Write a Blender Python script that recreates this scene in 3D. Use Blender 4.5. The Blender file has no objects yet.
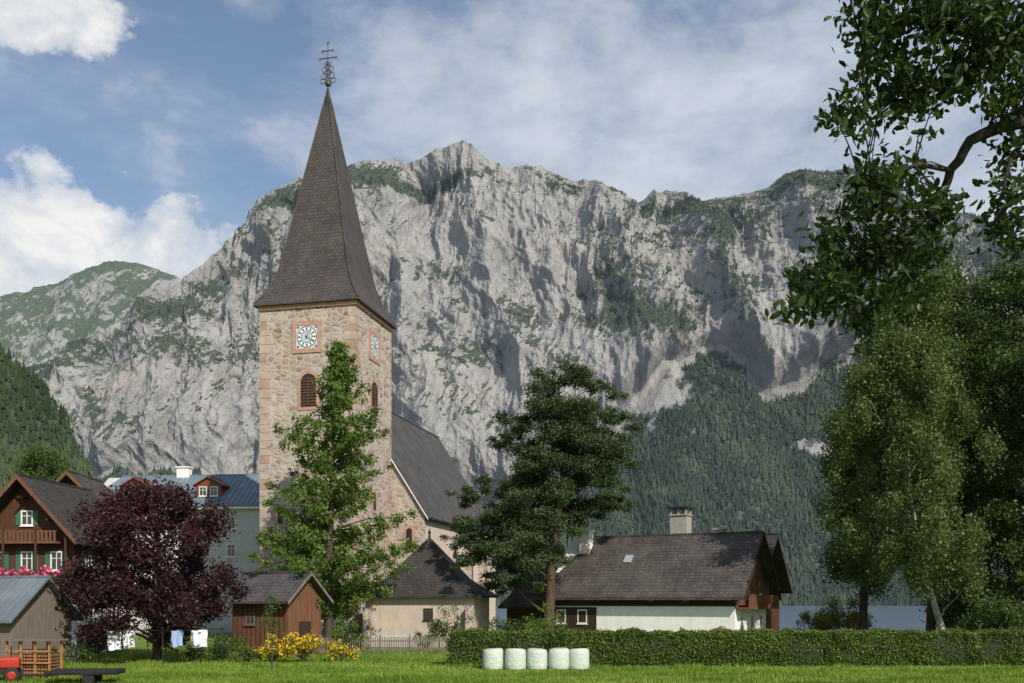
import bpy, math, numpy as np
from mathutils import Vector, Matrix
rng = np.random.default_rng(7)
scene = bpy.context.scene
H = 4.0   # eye height
def M(b, r, d):
    """survey point: bearing and rise in milliradians at range d (metres)"""
    return (b*d/1000.0, d, H + r*d/1000.0)

# ------------------------------------------------------------------ noise
def _h(i, j, s):
    n = (i*374761393 + j*668265263 + s*144269504) & 0xffffffff
    n = ((n ^ (n >> 13))*1274126177) & 0xffffffff
    n = ((n ^ (n >> 15))*2246822519) & 0xffffffff
    return ((n ^ (n >> 16)) & 0xffffffff)/4294967295.0
def vn(x, y, s=0):
    x = np.asarray(x, float); y = np.asarray(y, float)
    xi = np.floor(x).astype(np.int64); yi = np.floor(y).astype(np.int64)
    fx = x-xi; fy = y-yi
    fx = fx*fx*(3-2*fx); fy = fy*fy*(3-2*fy)
    a = _h(xi, yi, s); b = _h(xi+1, yi, s); c = _h(xi, yi+1, s); d = _h(xi+1, yi+1, s)
    return (a*(1-fx)+b*fx)*(1-fy)+(c*(1-fx)+d*fx)*fy
def fbm(x, y, o=4, s=0, g=.5):
    t = 0; a = 1; n = 0
    for k in range(o):
        t = t+a*vn(x*2**k+k*17.3, y*2**k+k*9.1, s+k); n += a; a *= g
    return t/n
def ridged(x, y, o=4, s=0, g=.5):
    t = 0; a = 1; n = 0
    for k in range(o):
        t = t+a*(1-np.abs(2*vn(x*2**k+k*7.7, y*2**k+k*3.3, s+k)-1)); n += a; a *= g
    return t/n
def sst(a, b, x):
    t = np.clip((x-a)/(b-a), 0, 1); return t*t*(3-2*t)

# ------------------------------------------------------------------ materials
def newmat(name):
    m = bpy.data.materials.new(name); m.use_nodes = True
    nt = m.node_tree; nt.nodes.clear()
    return m, nt, nt.nodes.new('ShaderNodeOutputMaterial')
def N(nt, t, **k):
    n = nt.nodes.new(t)
    for a, v in k.items(): setattr(n, a, v)
    return n
def c4(c): return (c[0], c[1], c[2], 1)
def ramp(nt, src, stops):
    r = nt.nodes.new('ShaderNodeValToRGB'); e = r.color_ramp.elements
    while len(e) < len(stops): e.new(.5)
    for el, (p, c) in zip(e, stops): el.position = p; el.color = c4(c)
    nt.links.new(src, r.inputs[0]); return r.outputs[0]
def mapped(nt, scale=(1, 1, 1), kind='Object', rot=(0, 0, 0)):
    tc = N(nt, 'ShaderNodeTexCoord'); mp = N(nt, 'ShaderNodeMapping')
    mp.inputs['Scale'].default_value = scale; mp.inputs['Rotation'].default_value = rot
    nt.links.new(tc.outputs[kind], mp.inputs[0]); return mp.outputs[0]
def noise(nt, vec, sc, det=4, rough=.55, dist=0):
    n = N(nt, 'ShaderNodeTexNoise'); n.inputs['Scale'].default_value = sc
    n.inputs['Detail'].default_value = det; n.inputs['Roughness'].default_value = rough
    n.inputs['Distortion'].default_value = dist
    nt.links.new(vec, n.inputs['Vector']); return n.outputs['Fac']
def mix(nt, f, a, b, mode='MIX'):
    m = N(nt, 'ShaderNodeMix', data_type='RGBA', blend_type=mode)
    for s, v in ((m.inputs[0], f), (m.inputs[6], a), (m.inputs[7], b)):
        if hasattr(v, 'is_linked'): nt.links.new(v, s)
        elif isinstance(v, (int, float)): s.default_value = v
        else: s.default_value = c4(v)
    return m.outputs[2]
def math_(nt, op, a, b=0.0, clamp=False):
    m = N(nt, 'ShaderNodeMath', operation=op, use_clamp=clamp)
    for s, v in ((m.inputs[0], a), (m.inputs[1], b)):
        if hasattr(v, 'is_linked'): nt.links.new(v, s)
        else: s.default_value = v
    return m.outputs[0]
def bsdf(nt, out, col, rough=.8, bump=None, bs=.3, bd=.05, metallic=0, spec=.3):
    p = N(nt, 'ShaderNodeBsdfPrincipled'); p.inputs['Roughness'].default_value = rough
    p.inputs['Metallic'].default_value = metallic
    p.inputs['Specular IOR Level'].default_value = spec
    if hasattr(col, 'is_linked'): nt.links.new(col, p.inputs['Base Color'])
    else: p.inputs['Base Color'].default_value = c4(col)
    if bump is not None:
        b = N(nt, 'ShaderNodeBump'); b.inputs['Strength'].default_value = bs; b.inputs['Distance'].default_value = bd
        nt.links.new(bump, b.inputs['Height']); nt.links.new(b.outputs[0], p.inputs['Normal'])
    nt.links.new(p.outputs[0], out.inputs[0]); return p

def mat_plain(name, c, var=.15, sc=2.5, rough=.8, metallic=0, spec=.3):
    m, nt, o = newmat(name); v = mapped(nt)
    f = noise(nt, v, sc, 5, .65)
    col = ramp(nt, f, [(.25, [x*(1-var) for x in c]), (.75, [min(1, x*(1+var)) for x in c])])
    bsdf(nt, o, col, rough, f, .15, .02, metallic, spec); return m
def mat_plaster(name, c, stain=.3, low_=.55):
    m, nt, o = newmat(name); v = mapped(nt); f = noise(nt, v, 1.2, 6, .7); g = noise(nt, mapped(nt, (2.5, 2.5, .25)), 1, 4, .6)
    col = ramp(nt, f, [(.3, [x*.85 for x in c]), (.7, [min(.85, x*1.08) for x in c])])
    col = mix(nt, ramp(nt, g, [(.5, (0, 0, 0)), (.75, (stain,)*3)]), col, [x*.55 for x in c])
    s = N(nt, 'ShaderNodeSeparateXYZ'); nt.links.new(v, s.inputs[0])
    low = ramp(nt, math_(nt, 'ADD', math_(nt, 'MULTIPLY', s.outputs[2], .5), math_(nt, 'MULTIPLY', f, .4)), [(.2, (low_,)*3), (.75, (0, 0, 0))])
    col = mix(nt, low, col, [x*.5 for x in c])
    bsdf(nt, o, col, .9, f, .3, .02); return m
def mat_wood(name, c, sc=5):
    m, nt, o = newmat(name)
    v = mapped(nt, (sc, sc, .35)); f = noise(nt, v, 1.6, 5, .7)
    v2 = mapped(nt); f2 = noise(nt, v2, .5, 3)
    col = ramp(nt, f, [(.25, [x*.45 for x in c]), (.5, c), (.8, [x*1.6 for x in c])])
    col = mix(nt, math_(nt, 'MULTIPLY', f2, .5), col, [x*.5 for x in c])
    bsdf(nt, o, col, .8, f, .5, .03); return m
def mat_shingle(name, c1, c2, cm, bw=.35, bh=.2, rough=.75, weather=.4):
    m, nt, o = newmat(name)
    tc = N(nt, 'ShaderNodeTexCoord'); s = N(nt, 'ShaderNodeSeparateXYZ'); nt.links.new(tc.outputs['Object'], s.inputs[0])
    u = math_(nt, 'ADD', s.outputs[0], s.outputs[1]); cb = N(nt, 'ShaderNodeCombineXYZ')
    nt.links.new(u, cb.inputs[0]); nt.links.new(s.outputs[2], cb.inputs[1])
    b = N(nt, 'ShaderNodeTexBrick'); nt.links.new(cb.outputs[0], b.inputs['Vector'])
    b.inputs['Scale'].default_value = 1; b.inputs['Brick Width'].default_value = bw; b.inputs['Row Height'].default_value = bh
    b.inputs['Mortar Size'].default_value = .025; b.inputs['Color1'].default_value = c4(c1); b.inputs['Color2'].default_value = c4(c2)
    b.inputs['Mortar'].default_value = c4(cm)
    f = noise(nt, tc.outputs['Object'], .5, 6, .7); g = noise(nt, mapped(nt, (1.5, 1.5, .3)), 1.0, 5, .65)
    col = mix(nt, ramp(nt, f, [(.35, (0, 0, 0)), (.7, (weather,)*3)]), b.outputs[0], [x*1.9 for x in c2])
    col = mix(nt, ramp(nt, g, [(.45, (0, 0, 0)), (.75, (.5,)*3)]), col, cm)
    bsdf(nt, o, col, rough, b.outputs['Fac'], .6, -.04); return m
def mat_masonry(name, sc=1.9):
    m, nt, o = newmat(name); v = mapped(nt, (1, 1, 1.5))
    nz = N(nt, 'ShaderNodeTexNoise'); nz.inputs['Scale'].default_value = 1.5; nt.links.new(v, nz.inputs['Vector'])
    va = N(nt, 'ShaderNodeVectorMath', operation='MULTIPLY_ADD')
    nt.links.new(nz.outputs['Color'], va.inputs[0]); va.inputs[1].default_value = (.5, .5, .5); nt.links.new(v, va.inputs[2])
    vo = N(nt, 'ShaderNodeTexVoronoi'); vo.inputs['Scale'].default_value = sc; nt.links.new(va.outputs[0], vo.inputs['Vector'])
    ve = N(nt, 'ShaderNodeTexVoronoi', feature='DISTANCE_TO_EDGE'); ve.inputs['Scale'].default_value = sc; nt.links.new(va.outputs[0], ve.inputs['Vector'])
    sp = N(nt, 'ShaderNodeSeparateXYZ'); nt.links.new(vo.outputs['Color'], sp.inputs[0])
    col = ramp(nt, sp.outputs[0], [(0, (.15, .095, .075)), (.22, (.31, .205, .16)), (.45, (.40, .33, .28)), (.62, (.23, .195, .18)), (.8, (.48, .42, .36)), (1, (.34, .24, .195))])
    f = noise(nt, v, 6, 5, .7)
    col = mix(nt, .28, col, ramp(nt, f, [(.3, (.14, .11, .09)), (.7, (.50, .45, .39))]))
    mo = ramp(nt, ve.outputs['Distance'], [(.02, (1, 1, 1)), (.11, (0, 0, 0))])
    col = mix(nt, mo, col, (.46, .41, .355))
    big = noise(nt, v, .3, 4, .6)
    col = mix(nt, ramp(nt, big, [(.42, (0, 0, 0)), (.75, (.45,)*3)]), col, (.48, .425, .365))
    st = noise(nt, mapped(nt, (1, 1, .15)), .9, 4, .6)
    col = mix(nt, ramp(nt, st, [(.5, (0, 0, 0)), (.8, (.45,)*3)]), col, (.20, .15, .125))
    bsdf(nt, o, col, .9, ve.outputs['Distance'], .8, .12); return m
def mat_leaf(name, dark, mid, light, trans=.3, rough=.5):
    m, nt, o = newmat(name)
    a = N(nt, 'ShaderNodeAttribute', attribute_name='rnd')
    col = ramp(nt, a.outputs['Fac'], [(0.05, dark), (.5, mid), (.95, light)])
    p = N(nt, 'ShaderNodeBsdfPrincipled'); p.inputs['Roughness'].default_value = rough
    p.inputs['Specular IOR Level'].default_value = .25
    t = N(nt, 'ShaderNodeBsdfTranslucent'); ms = N(nt, 'ShaderNodeMixShader'); ms.inputs[0].default_value = trans
    nt.links.new(col, p.inputs['Base Color'])
    nt.links.new(mix(nt, .5, col, (light[0]*1.3, light[1]*1.3, light[2]*.8)), t.inputs[0])
    nt.links.new(p.outputs[0], ms.inputs[1]); nt.links.new(t.outputs[0], ms.inputs[2]); nt.links.new(ms.outputs[0], o.inputs[0])
    return m

MAS = mat_masonry('rubble_masonry', 1.45)
MAS2 = mat_masonry('church_masonry', 1.25)
QUOIN = mat_plain('pink_quoin_stone', (.40, .24, .175), .3, 3)
PLASTER = mat_plaster('chapel_plaster', (.46, .39, .325), .5)
PLASTER2 = mat_plaster('nave_plaster_pink', (.56, .46, .40), .35)
WHITE = mat_plaster('white_plaster', (.80, .79, .76), .15, .25)
GREYW = mat_plaster('grey_plaster', (.50, .49, .46), .3)
SPIRE = mat_shingle('spire_shingles', (.048, .041, .040), (.074, .063, .060), (.028, .024, .024), .42, .33, .65, .35)
ROOFG = mat_shingle('slate_shingles', (.054, .051, .053), (.080, .075, .076), (.030, .028, .029), .4, .24)
ROOFB = mat_shingle('brown_shingles', (.046, .040, .038), (.082, .072, .066), (.024, .021, .020), .45, .26)
ROOFD = mat_shingle('dark_shingles', (.033, .029, .028), (.055, .048, .045), (.02, .018, .017), .4, .24, .75, .25)
ROOFM = mat_plain('blue_metal_roofing', (.16, .21, .25), .25, .6, .45, .1)
ROOFM2 = mat_plain('grey_metal_roofing', (.17, .20, .23), .25, .5, .5, .2)
WOOD = mat_wood('dark_brown_timber', (.085, .036, .018))
WOOD2 = mat_wood('weathered_timber', (.16, .074, .040))
WOODG = mat_wood('grey_timber', (.18, .15, .125))
WOODO = mat_wood('fresh_timber', (.40, .20, .075))
WOODK = mat_wood('black_brown_timber', (.038, .025, .018))
DARK = mat_plain('dark_metal', (.02, .02, .022), .2, 3, .5)
IRON = mat_plain('wrought_iron', (.10, .09, .08), .3, 3, .45, .5)
GLASS = mat_plain('window_glass', (.03, .035, .042), .3, 1, .12, 0, .8)
LOUV = mat_plain('louvre_wood', (.10, .048, .03), .3, 4)
RED = mat_plain('red_paint', (.38, .03, .02), .3, 3, .45)
GREENP = mat_plain('green_shutter_paint', (.04, .13, .08), .15, 4, .5)
BROWNP = mat_plain('brown_red_paint', (.17, .055, .03), .15, 4, .5)
TRIM = mat_plain('white_trim', (.72, .70, .66), .1, 4, .6)
BLUEP = mat_plain('clock_blue', (.05, .08, .14), .1, 4, .5)
RUBBER = mat_plain('rubber', (.02, .02, .02), .2, 5, .8)
CONC = mat_plain('chimney_render', (.33, .31, .28), .25, 3)
BARK = mat_wood('bark', (.065, .050, .040), 2)
BARKP = mat_wood('pine_bark', (.09, .055, .038), 2)
BARKB = mat_plain('pale_bark', (.30, .28, .24), .6, 2.2)
def mat_bale():
    m, nt, o = newmat('bale_wrap'); v = mapped(nt, (1, 1, 2.2))
    f = noise(nt, v, 4, 6, .75, 1.2)
    col = ramp(nt, f, [(.3, (.42, .52, .43)), (.55, (.60, .66, .58)), (.8, (.72, .75, .70))])
    bsdf(nt, o, col, .35, f, .9, .1, 0, .5); return m
BALE = mat_bale()

# ------------------------------------------------------------------ mesh helpers
def link(ob, parent=None):
    scene.collection.objects.link(ob)
    if parent is not None: ob.parent = parent
    return ob
def empty(name, loc=(0, 0, 0), rz=0):
    e = bpy.data.objects.new(name, None); e.location = loc; e.rotation_euler = (0, 0, math.radians(rz)); e.empty_display_size = .5
    return link(e)
def pymesh(name, V, F, mat, parent=None, smooth=False):
    me = bpy.data.meshes.new(name); me.from_pydata([tuple(v) for v in V], [], F); me.materials.append(mat)
    if smooth: me.polygons.foreach_set('use_smooth', [True]*len(me.polygons))
    me.update(); return link(bpy.data.objects.new(name, me), parent)
def npmesh(name, V, F, mat, parent=None, smooth=False, attrs=None, vattrs=None):
    me = bpy.data.meshes.new(name); n, k = F.shape
    me.vertices.add(len(V)); me.vertices.foreach_set('co', np.ascontiguousarray(V, dtype=np.float32).ravel())
    me.loops.add(n*k); me.loops.foreach_set('vertex_index', np.ascontiguousarray(F, dtype=np.int32).ravel())
    me.polygons.add(n); me.polygons.foreach_set('loop_start', (np.arange(n)*k).astype(np.int32))
    me.update(calc_edges=True)
    me.polygons.foreach_set('use_smooth', np.full(n, smooth, dtype=bool))
    for dom, dd in (('FACE', attrs), ('POINT', vattrs)):
        for a, v in (dd or {}).items():
            at = me.attributes.new(a, 'FLOAT', dom); at.data.foreach_set('value', np.ascontiguousarray(v, dtype=np.float32))
    me.materials.append(mat); me.update()
    return link(bpy.data.objects.new(name, me), parent)
BF = [(0, 3, 2, 1), (4, 5, 6, 7), (0, 1, 5, 4), (1, 2, 6, 5), (2, 3, 7, 6), (3, 0, 4, 7)]
def boxes(name, L, mat, parent=None):
    V = []; F = []
    for b in L:
        cx, cy, cz, sx, sy, sz = b[:6]; r = math.radians(b[6]) if len(b) > 6 else 0
        c, s = math.cos(r), math.sin(r); o = len(V)
        for z in (-.5, .5):
            for x, y in ((-.5, -.5), (.5, -.5), (.5, .5), (-.5, .5)):
                X, Y = x*sx, y*sy
                V.append((cx+X*c-Y*s, cy+X*s+Y*c, cz+z*sz))
        F += [tuple(i+o for i in f) for f in BF]
    return pymesh(name, V, F, mat, parent)
class Face:
    """a wall plane: origin at ground, U along wall, n outwards"""
    def __init__(s, o, U, n): s.o = Vector(o); s.U = Vector(U); s.n = Vector(n)
    def p(s, u, z, d): return s.o+s.U*u+Vector((0, 0, z))+s.n*d
def fbox(F_, u, z, w, h, d0, d1):
    V = [F_.p(u+a*w/2, z+b*h/2, d) for d in (d0, d1) for a, b in ((-1, -1), (1, -1), (1, 1), (-1, 1))]
    return V, BF
def fboxes(name, F_, L, mat, parent):
    V = []; F = []
    for b in L:
        v, f = fbox(F_, *b); o = len(V); V += v; F += [tuple(i+o for i in q) for q in f]
    return pymesh(name, V, F, mat, parent)
def fpoly(name, F_, pts, d0, d1, mat, parent):
    n = len(pts); V = [F_.p(u, z, d) for d in (d0, d1) for u, z in pts]
    F = [tuple(range(n))[::-1], tuple(range(n, 2*n))]+[(i, (i+1) % n, n+(i+1) % n, n+i) for i in range(n)]
    return pymesh(name, V, F, mat, parent)
def arch(w, h, n=10, grow=0):
    w2 = w/2+grow; y = h-w/2
    return [(-w2, -grow), (w2, -grow)]+[(w2*math.cos(a), y+w2*math.sin(a)) for a in np.linspace(0, math.pi, n)]
def window(F_, u, z, w, h, parent, frame=TRIM, shutters=None, mull=1, fw=.1):
    fboxes('window_glass', F_, [(u, z, w-.02, h-.02, -.1, .02)], GLASS, parent)
    L = [(u-w/2, z, fw, h+fw, -.05, .07), (u+w/2, z, fw, h+fw, -.05, .07), (u, z-h/2, w-fw, fw, -.05, .07), (u, z+h/2, w-fw, fw, -.05, .07)]
    for k in range(mull): L.append((u-w/2+w*(k+1)/(mull+1), z, .05, h-fw, -.05, .055))
    L.append((u, z+h*.15, w-fw, .045, -.05, .045)); L.append((u, z-h/2-fw*.9, w+.25, .07, -.02, .14))
    fboxes('window_frame', F_, L, frame, parent)
    if shutters:
        fboxes('shutters', F_, [(u-w*.5-fw/2-w*.25, z, w*.46, h+.05, .003, .06), (u+w*.5+fw/2+w*.25, z, w*.46, h+.05, .003, .06)], shutters, parent)
def body(name, parent, x0, x1, y0, y1, zb, ze, zr, mat, axis='x'):
    V = []
    if axis == 'x':
        m = (y0+y1)/2
        for e in (x0, x1): V += [(e, y0, zb), (e, y1, zb), (e, y1, ze), (e, m, zr), (e, y0, ze)]
    else:
        m = (x0+x1)/2
        for e in (y0, y1): V += [(x0, e, zb), (x1, e, zb), (x1, e, ze), (m, e, zr), (x0, e, ze)]
    F = [(0, 1, 2, 3, 4), (9, 8, 7, 6, 5)]+[(i, (i+1) % 5, 5+(i+1) % 5, 5+i) for i in range(5)]
    return pymesh(name, V, F, mat, parent)
def roof(name, parent, x0, x1, y0, y1, ze, zr, mat, axis='x', ov=.5, og=.4, th=.18, hip0=0, hip1=0):
    def P(a, b, z): return (a, b, z) if axis == 'x' else (b, a, z)
    if axis == 'x': a0, a1, b0, b1 = x0, x1, y0, y1
    else: a0, a1, b0, b1 = y0, y1, x0, x1
    m = (b0+b1)/2; k = (zr-ze)/(m-b0); zo = ze-k*ov
    A0, A1 = a0-og, a1+og
    top = [P(A0, b0-ov, zo), P(A1, b0-ov, zo), P(A1, b1+ov, zo), P(A0, b1+ov, zo), P(A0+hip0, m, zr), P(A1-hip1, m, zr)]
    V = [(x, y, z+.02) for x, y, z in top]+[(x, y, z+.02+th*math.sqrt(1+k*k)) for x, y, z in top]
    F = [(6, 7, 11, 10), (8, 9, 10, 11), (0, 4, 5, 1), (2, 5, 4, 3), (7, 8, 11), (9, 6, 10), (1, 5, 2), (3, 4, 0),
         (0, 1, 7, 6), (1, 2, 8, 7), (2, 3, 9, 8), (3, 0, 6, 9)]
    if not hip1: F = [f for f in F if f not in [(7, 8, 11), (1, 5, 2), (1, 2, 8, 7)]]+[(1, 5, 11, 7), (5, 2, 8, 11)]
    if not hip0: F = [f for f in F if f not in [(9, 6, 10), (3, 4, 0), (3, 0, 6, 9)]]+[(3, 4, 10, 9), (4, 0, 6, 10)]
    ob_ = pymesh(name, V, F, mat, parent)
    L = []; n_ = max(4, int((A1-hip1-A0-hip0)/.45)); zt = zr+.02+th*math.sqrt(1+k*k)
    for i_ in range(n_):
        a_ = A0+hip0+(A1-hip1-A0-hip0)*(i_+.5)/n_; l_ = (A1-hip1-A0-hip0)/n_*.97; q = P(a_, m, zt+rng.uniform(-.015, .015))
        L.append(q+((l_, .26, .12) if axis == 'x' else (.26, l_, .12)))
    boxes(name+'_ridge_tiles', L, mat, parent)
    return ob_
def barge(name, parent, x, y0, y1, ze, zr, mat, axis='x', ov=.5, w=.28, th=.06, side=1):
    m = (y0+y1)/2; k = (zr-ze)/(m-y0); V = []; F = []
    for s, e in ((-1, y0-ov), (1, y1+ov)):
        zo = ze-k*ov; o = len(V)
        for xx in (x, x+th*side):
            for (yy, zz) in ((e, zo-.05), (m, zr-.05), (m, zr+w), (e, zo+w)):
                V.append((xx, yy, zz) if axis == 'x' else (yy, xx, zz))
        F += [tuple(i+o for i in f) for f in BF]
    return pymesh(name, V, F, mat, parent)

def tube(P, R, sides=7):
    P = [Vector(p) for p in P]; V = []; F = []
    for i, p in enumerate(P):
        t = (P[min(i+1, len(P)-1)]-P[max(i-1, 0)]).normalized()
        a = t.cross(Vector((0.3, 1, 0.1))).normalized(); b = t.cross(a)
        for k in range(sides):
            g = 2*math.pi*k/sides; V.append(p+(a*math.cos(g)+b*math.sin(g))*R[i])
    for i in range(len(P)-1):
        for k in range(sides):
            F.append((i*sides+k, i*sides+(k+1) % sides, (i+1)*sides+(k+1) % sides, (i+1)*sides+k))
    return V, F
class Tubes:
    def __init__(s): s.V = []; s.F = []
    def add(s, P, R, sides=6):
        v, f = tube(P, R, sides); o = len(s.V); s.V += v; s.F += [tuple(i+o for i in q) for q in f]
    def make(s, name, mat, parent): return pymesh(name, s.V, s.F, mat, parent, True)
def lathe(name, prof, loc, mat, parent=None, n=28, axis='z'):
    V = []; F = []
    for r, z in prof:
        for k in range(n):
            a = 2*math.pi*k/n
            if axis == 'z': V.append((loc[0]+r*math.cos(a), loc[1]+r*math.sin(a), loc[2]+z))
            elif axis == 'x': V.append((loc[0]+z, loc[1]+r*math.cos(a), loc[2]+r*math.sin(a)))
            else: V.append((loc[0]+r*math.cos(a), loc[1]+z, loc[2]+r*math.sin(a)))
    for i in range(len(prof)-1):
        for k in range(n): F.append((i*n+k, i*n+(k+1) % n, (i+1)*n+(k+1) % n, (i+1)*n+k))
    return pymesh(name, V, F, mat, parent, True)

# ------------------------------------------------------------------ foliage
def leafmesh(name, C, tone, size, mat, parent, up=.3, aspect=1.7, hexa=False, droop=0, jit=.35):
    n = len(C); nr = rng.normal(size=(n, 3)); nr[:, 2] += up
    nr /= np.linalg.norm(nr, axis=1)[:, None]+1e-9
    t = rng.normal(size=(n, 3)); t[:, 2] -= droop
    t -= (t*nr).sum(1)[:, None]*nr; t /= np.linalg.norm(t, axis=1)[:, None]+1e-9
    b = np.cross(nr, t); s = size*(1+jit*rng.uniform(-1, 1, n))
    L = (s*.5)[:, None]; W = (s*.5/aspect)[:, None]
    if hexa:
        f = nr*W*.35
        pts = [C+t*L, C+t*L*.3+b*W+f, C-t*L*.45+b*W*.85+f, C-t*L, C-t*L*.45-b*W*.85+f, C+t*L*.3-b*W+f]
        V = np.stack(pts, 1).reshape(-1, 3); i = np.arange(n)[:, None]*6
        F = np.concatenate([i+np.array([[0, 1, 2, 3]]), i+np.array([[0, 3, 4, 5]])], 0)
        tone = np.concatenate([tone, tone])
    else:
        V = np.stack([C+t*L, C+b*W, C-t*L, C-b*W], 1).reshape(-1, 3)
        F = (np.arange(n)[:, None]*4+np.arange(4)[None]).astype(int)
    return npmesh(name, V, F, mat, parent, False, {'rnd': np.clip(tone, 0, 1)})
def fill(clumps, dens, flat=.75, shell=.5, amt=2.0):
    C = []; T = []
    for c in clumps:
        r = c[3]; zr = c[4] if len(c) > 4 else r*flat
        n = max(4, int(dens*r**amt)); d = rng.normal(size=(n, 3)); d /= np.linalg.norm(d, axis=1)[:, None]
        q = rng.uniform(0, 1, n)**shell*(1+.22*rng.normal(size=n))
        off = d*q[:, None]*np.array([r, r, zr])
        C.append(np.array(c[:3])[None]+off)
        T.append(.5*rng.uniform(0, 1, n)+.35*rng.uniform(0, 1)+.15*(d[:, 2]*.5+.5))
    return np.concatenate(C), np.concatenate(T)
def branchto(tb, p0, p1, r0, r1=.02, sag=.1, n=5, sides=5):
    p0 = Vector(p0); p1 = Vector(p1); L = (p1-p0).length; P = []; R = []
    for i in range(n):
        f = i/(n-1); p = p0.lerp(p1, f); p.z += math.sin(f*math.pi)*L*sag
        p.x += rng.normal()*L*.02*(0 < i < n-1); P.append(p); R.append(r0*(1-f)+r1*f)
    tb.add(P, R, sides)
def trunk_at(P, z):
    for a, b in zip(P[:-1], P[1:]):
        if a[2] <= z <= b[2]:
            f = (z-a[2])/(b[2]-a[2]+1e-6); return [a[k]*(1-f)+b[k]*f for k in range(3)]
    return list(P[-1]) if z > P[-1][2] else list(P[0])
def tree(name, tp, tr, clumps, dens, lsize, leaf, bark, flat=.75, rise=.45, bfrac=.7, up=.3, aspect=1.7, droop=0, shell=.5, br=.35, sides=10):
    e = empty(name, tp[0]); o = Vector(tp[0])
    tb = Tubes(); loc = [tuple(Vector(p)-o) for p in tp]; tb.add(loc, tr, sides)
    cl = [(c[0]-o.x, c[1]-o.y, c[2]-o.z)+tuple(c[3:]) for c in clumps]
    for c in cl:
        if rng.uniform() > bfrac: continue
        d = math.hypot(c[0]-loc[-1][0], c[1]-loc[-1][1])
        z0 = max(loc[0][2]+(loc[-1][2])*.12, c[2]-rise*d); s = trunk_at(loc, z0)
        f = min(1, z0/max(loc[-1][2], .1)); rr = tr[0]*br*(1-.75*f)+.02
        branchto(tb, s, c[:3], rr, .015)
    tb.make('trunk_and_limbs', bark, e)
    C, T = fill(cl, dens, flat, shell)
    leafmesh('foliage', C, T, lsize, leaf, e, up, aspect, False, droop)
    return e
def crown(cx, cy, z0, z1, prof, n, r, inner=.45, sq=1.0, ri=.35):
    out = []
    for i in range(n):
        f = rng.uniform(0, 1); z = z0+(z1-z0)*f; R = prof(f); a = rng.uniform(0, 2*math.pi)
        k = rng.uniform(inner, 1)*(1+.12*math.sin(a*3+cx)); rr = r*(1+ri*rng.uniform(-1, 1))
        out.append((cx+math.cos(a)*max(0, R*k-rr*.4), cy+math.sin(a)*max(0, R*k-rr*.4)*sq, z, rr))
    return out
LF_BRIGHT = mat_leaf('leaf_bright_green', (.045, .085, .012), (.10, .165, .028), (.17, .24, .05), .3)
LF_PINE = mat_leaf('pine_needles', (.020, .036, .013), (.046, .074, .026), (.095, .13, .048), .15)
LF_DARK = mat_leaf('leaf_dark_green', (.022, .042, .010), (.050, .085, .020), (.09, .14, .035), .25)
LF_MID = mat_leaf('leaf_mid_green', (.035, .065, .014), (.075, .12, .028), (.13, .18, .045), .3)
LF_BIRCH = mat_leaf('leaf_light_grey_green', (.040, .066, .018), (.085, .125, .034), (.145, .185, .058), .3)
LF_PURP = mat_leaf('leaf_purple_plum', (.014, .006, .008), (.034, .012, .017), (.080, .028, .036), .18)
LF_YEL = mat_leaf('leaf_yellow_green', (.10, .10, .015), (.20, .19, .03), (.32, .27, .04), .3)
FL_YEL = mat_leaf('flower_yellow', (.45, .30, .01), (.65, .45, .02), (.75, .58, .04), .2)
FL_PINK = mat_leaf('flower_pink', (.45, .03, .10), (.62, .08, .22), (.75, .25, .42), .2)
LF_HEDGE = mat_leaf('leaf_hedge', (.038, .066, .012), (.095, .145, .026), (.18, .23, .045), .25)
LF_NEAR = mat_leaf('leaf_walnut', (.012, .026, .005), (.027, .054, .010), (.06, .10, .022), .35, .4)

# ------------------------------------------------------------------ camera, light, world
cam = bpy.data.cameras.new('camera'); cam.lens = 1000*36/1024; cam.sensor_width = 36; cam.shift_y = 258.5/1024
cam.clip_start = .3; cam.clip_end = 30000
co = link(bpy.data.objects.new('camera', cam)); co.location = (0, 0, H); co.rotation_euler = (math.pi/2, 0, 0); scene.camera = co
AZ = 31; EL = 36
ts = Vector((math.sin(math.radians(AZ))*math.cos(math.radians(EL)), -math.cos(math.radians(AZ))*math.cos(math.radians(EL)), math.sin(math.radians(EL))))
sl = bpy.data.lights.new('sun', 'SUN'); sl.energy = 5.0; sl.angle = math.radians(.5); sl.color = (1, .92, .80)
so = link(bpy.data.objects.new('sun', sl)); so.rotation_euler = ts.to_track_quat('Z', 'Y').to_euler(); so.location = (40, -40, 60)
w = bpy.data.worlds.new('World'); scene.world = w; w.use_nodes = True; nt = w.node_tree; nt.nodes.clear()
wo = N(nt, 'ShaderNodeOutputWorld'); bg = N(nt, 'ShaderNodeBackground'); bg.inputs[1].default_value = .115
sky = N(nt, 'ShaderNodeTexSky', sky_type='NISHITA'); sky.sun_disc = False
sky.sun_elevation = math.radians(EL); sky.sun_rotation = math.radians(180-AZ); sky.air_density = 1.15; sky.dust_density = .8; sky.ozone_density = 1.4
tc = N(nt, 'ShaderNodeTexCoord'); D = tc.outputs['Generated']
def blob(c, s):
    v = N(nt, 'ShaderNodeVectorMath', operation='SUBTRACT'); nt.links.new(D, v.inputs[0]); v.inputs[1].default_value = c
    v2 = N(nt, 'ShaderNodeVectorMath', operation='DIVIDE'); nt.links.new(v.outputs[0], v2.inputs[0]); v2.inputs[1].default_value = s
    l = N(nt, 'ShaderNodeVectorMath', operation='LENGTH'); nt.links.new(v2.outputs[0], l.inputs[0])
    return math_(nt, 'SUBTRACT', 1.0, l.outputs['Value'], False)
def dirn(b, r):
    v = Vector((b, 1000, r)).normalized(); return tuple(v)
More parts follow.
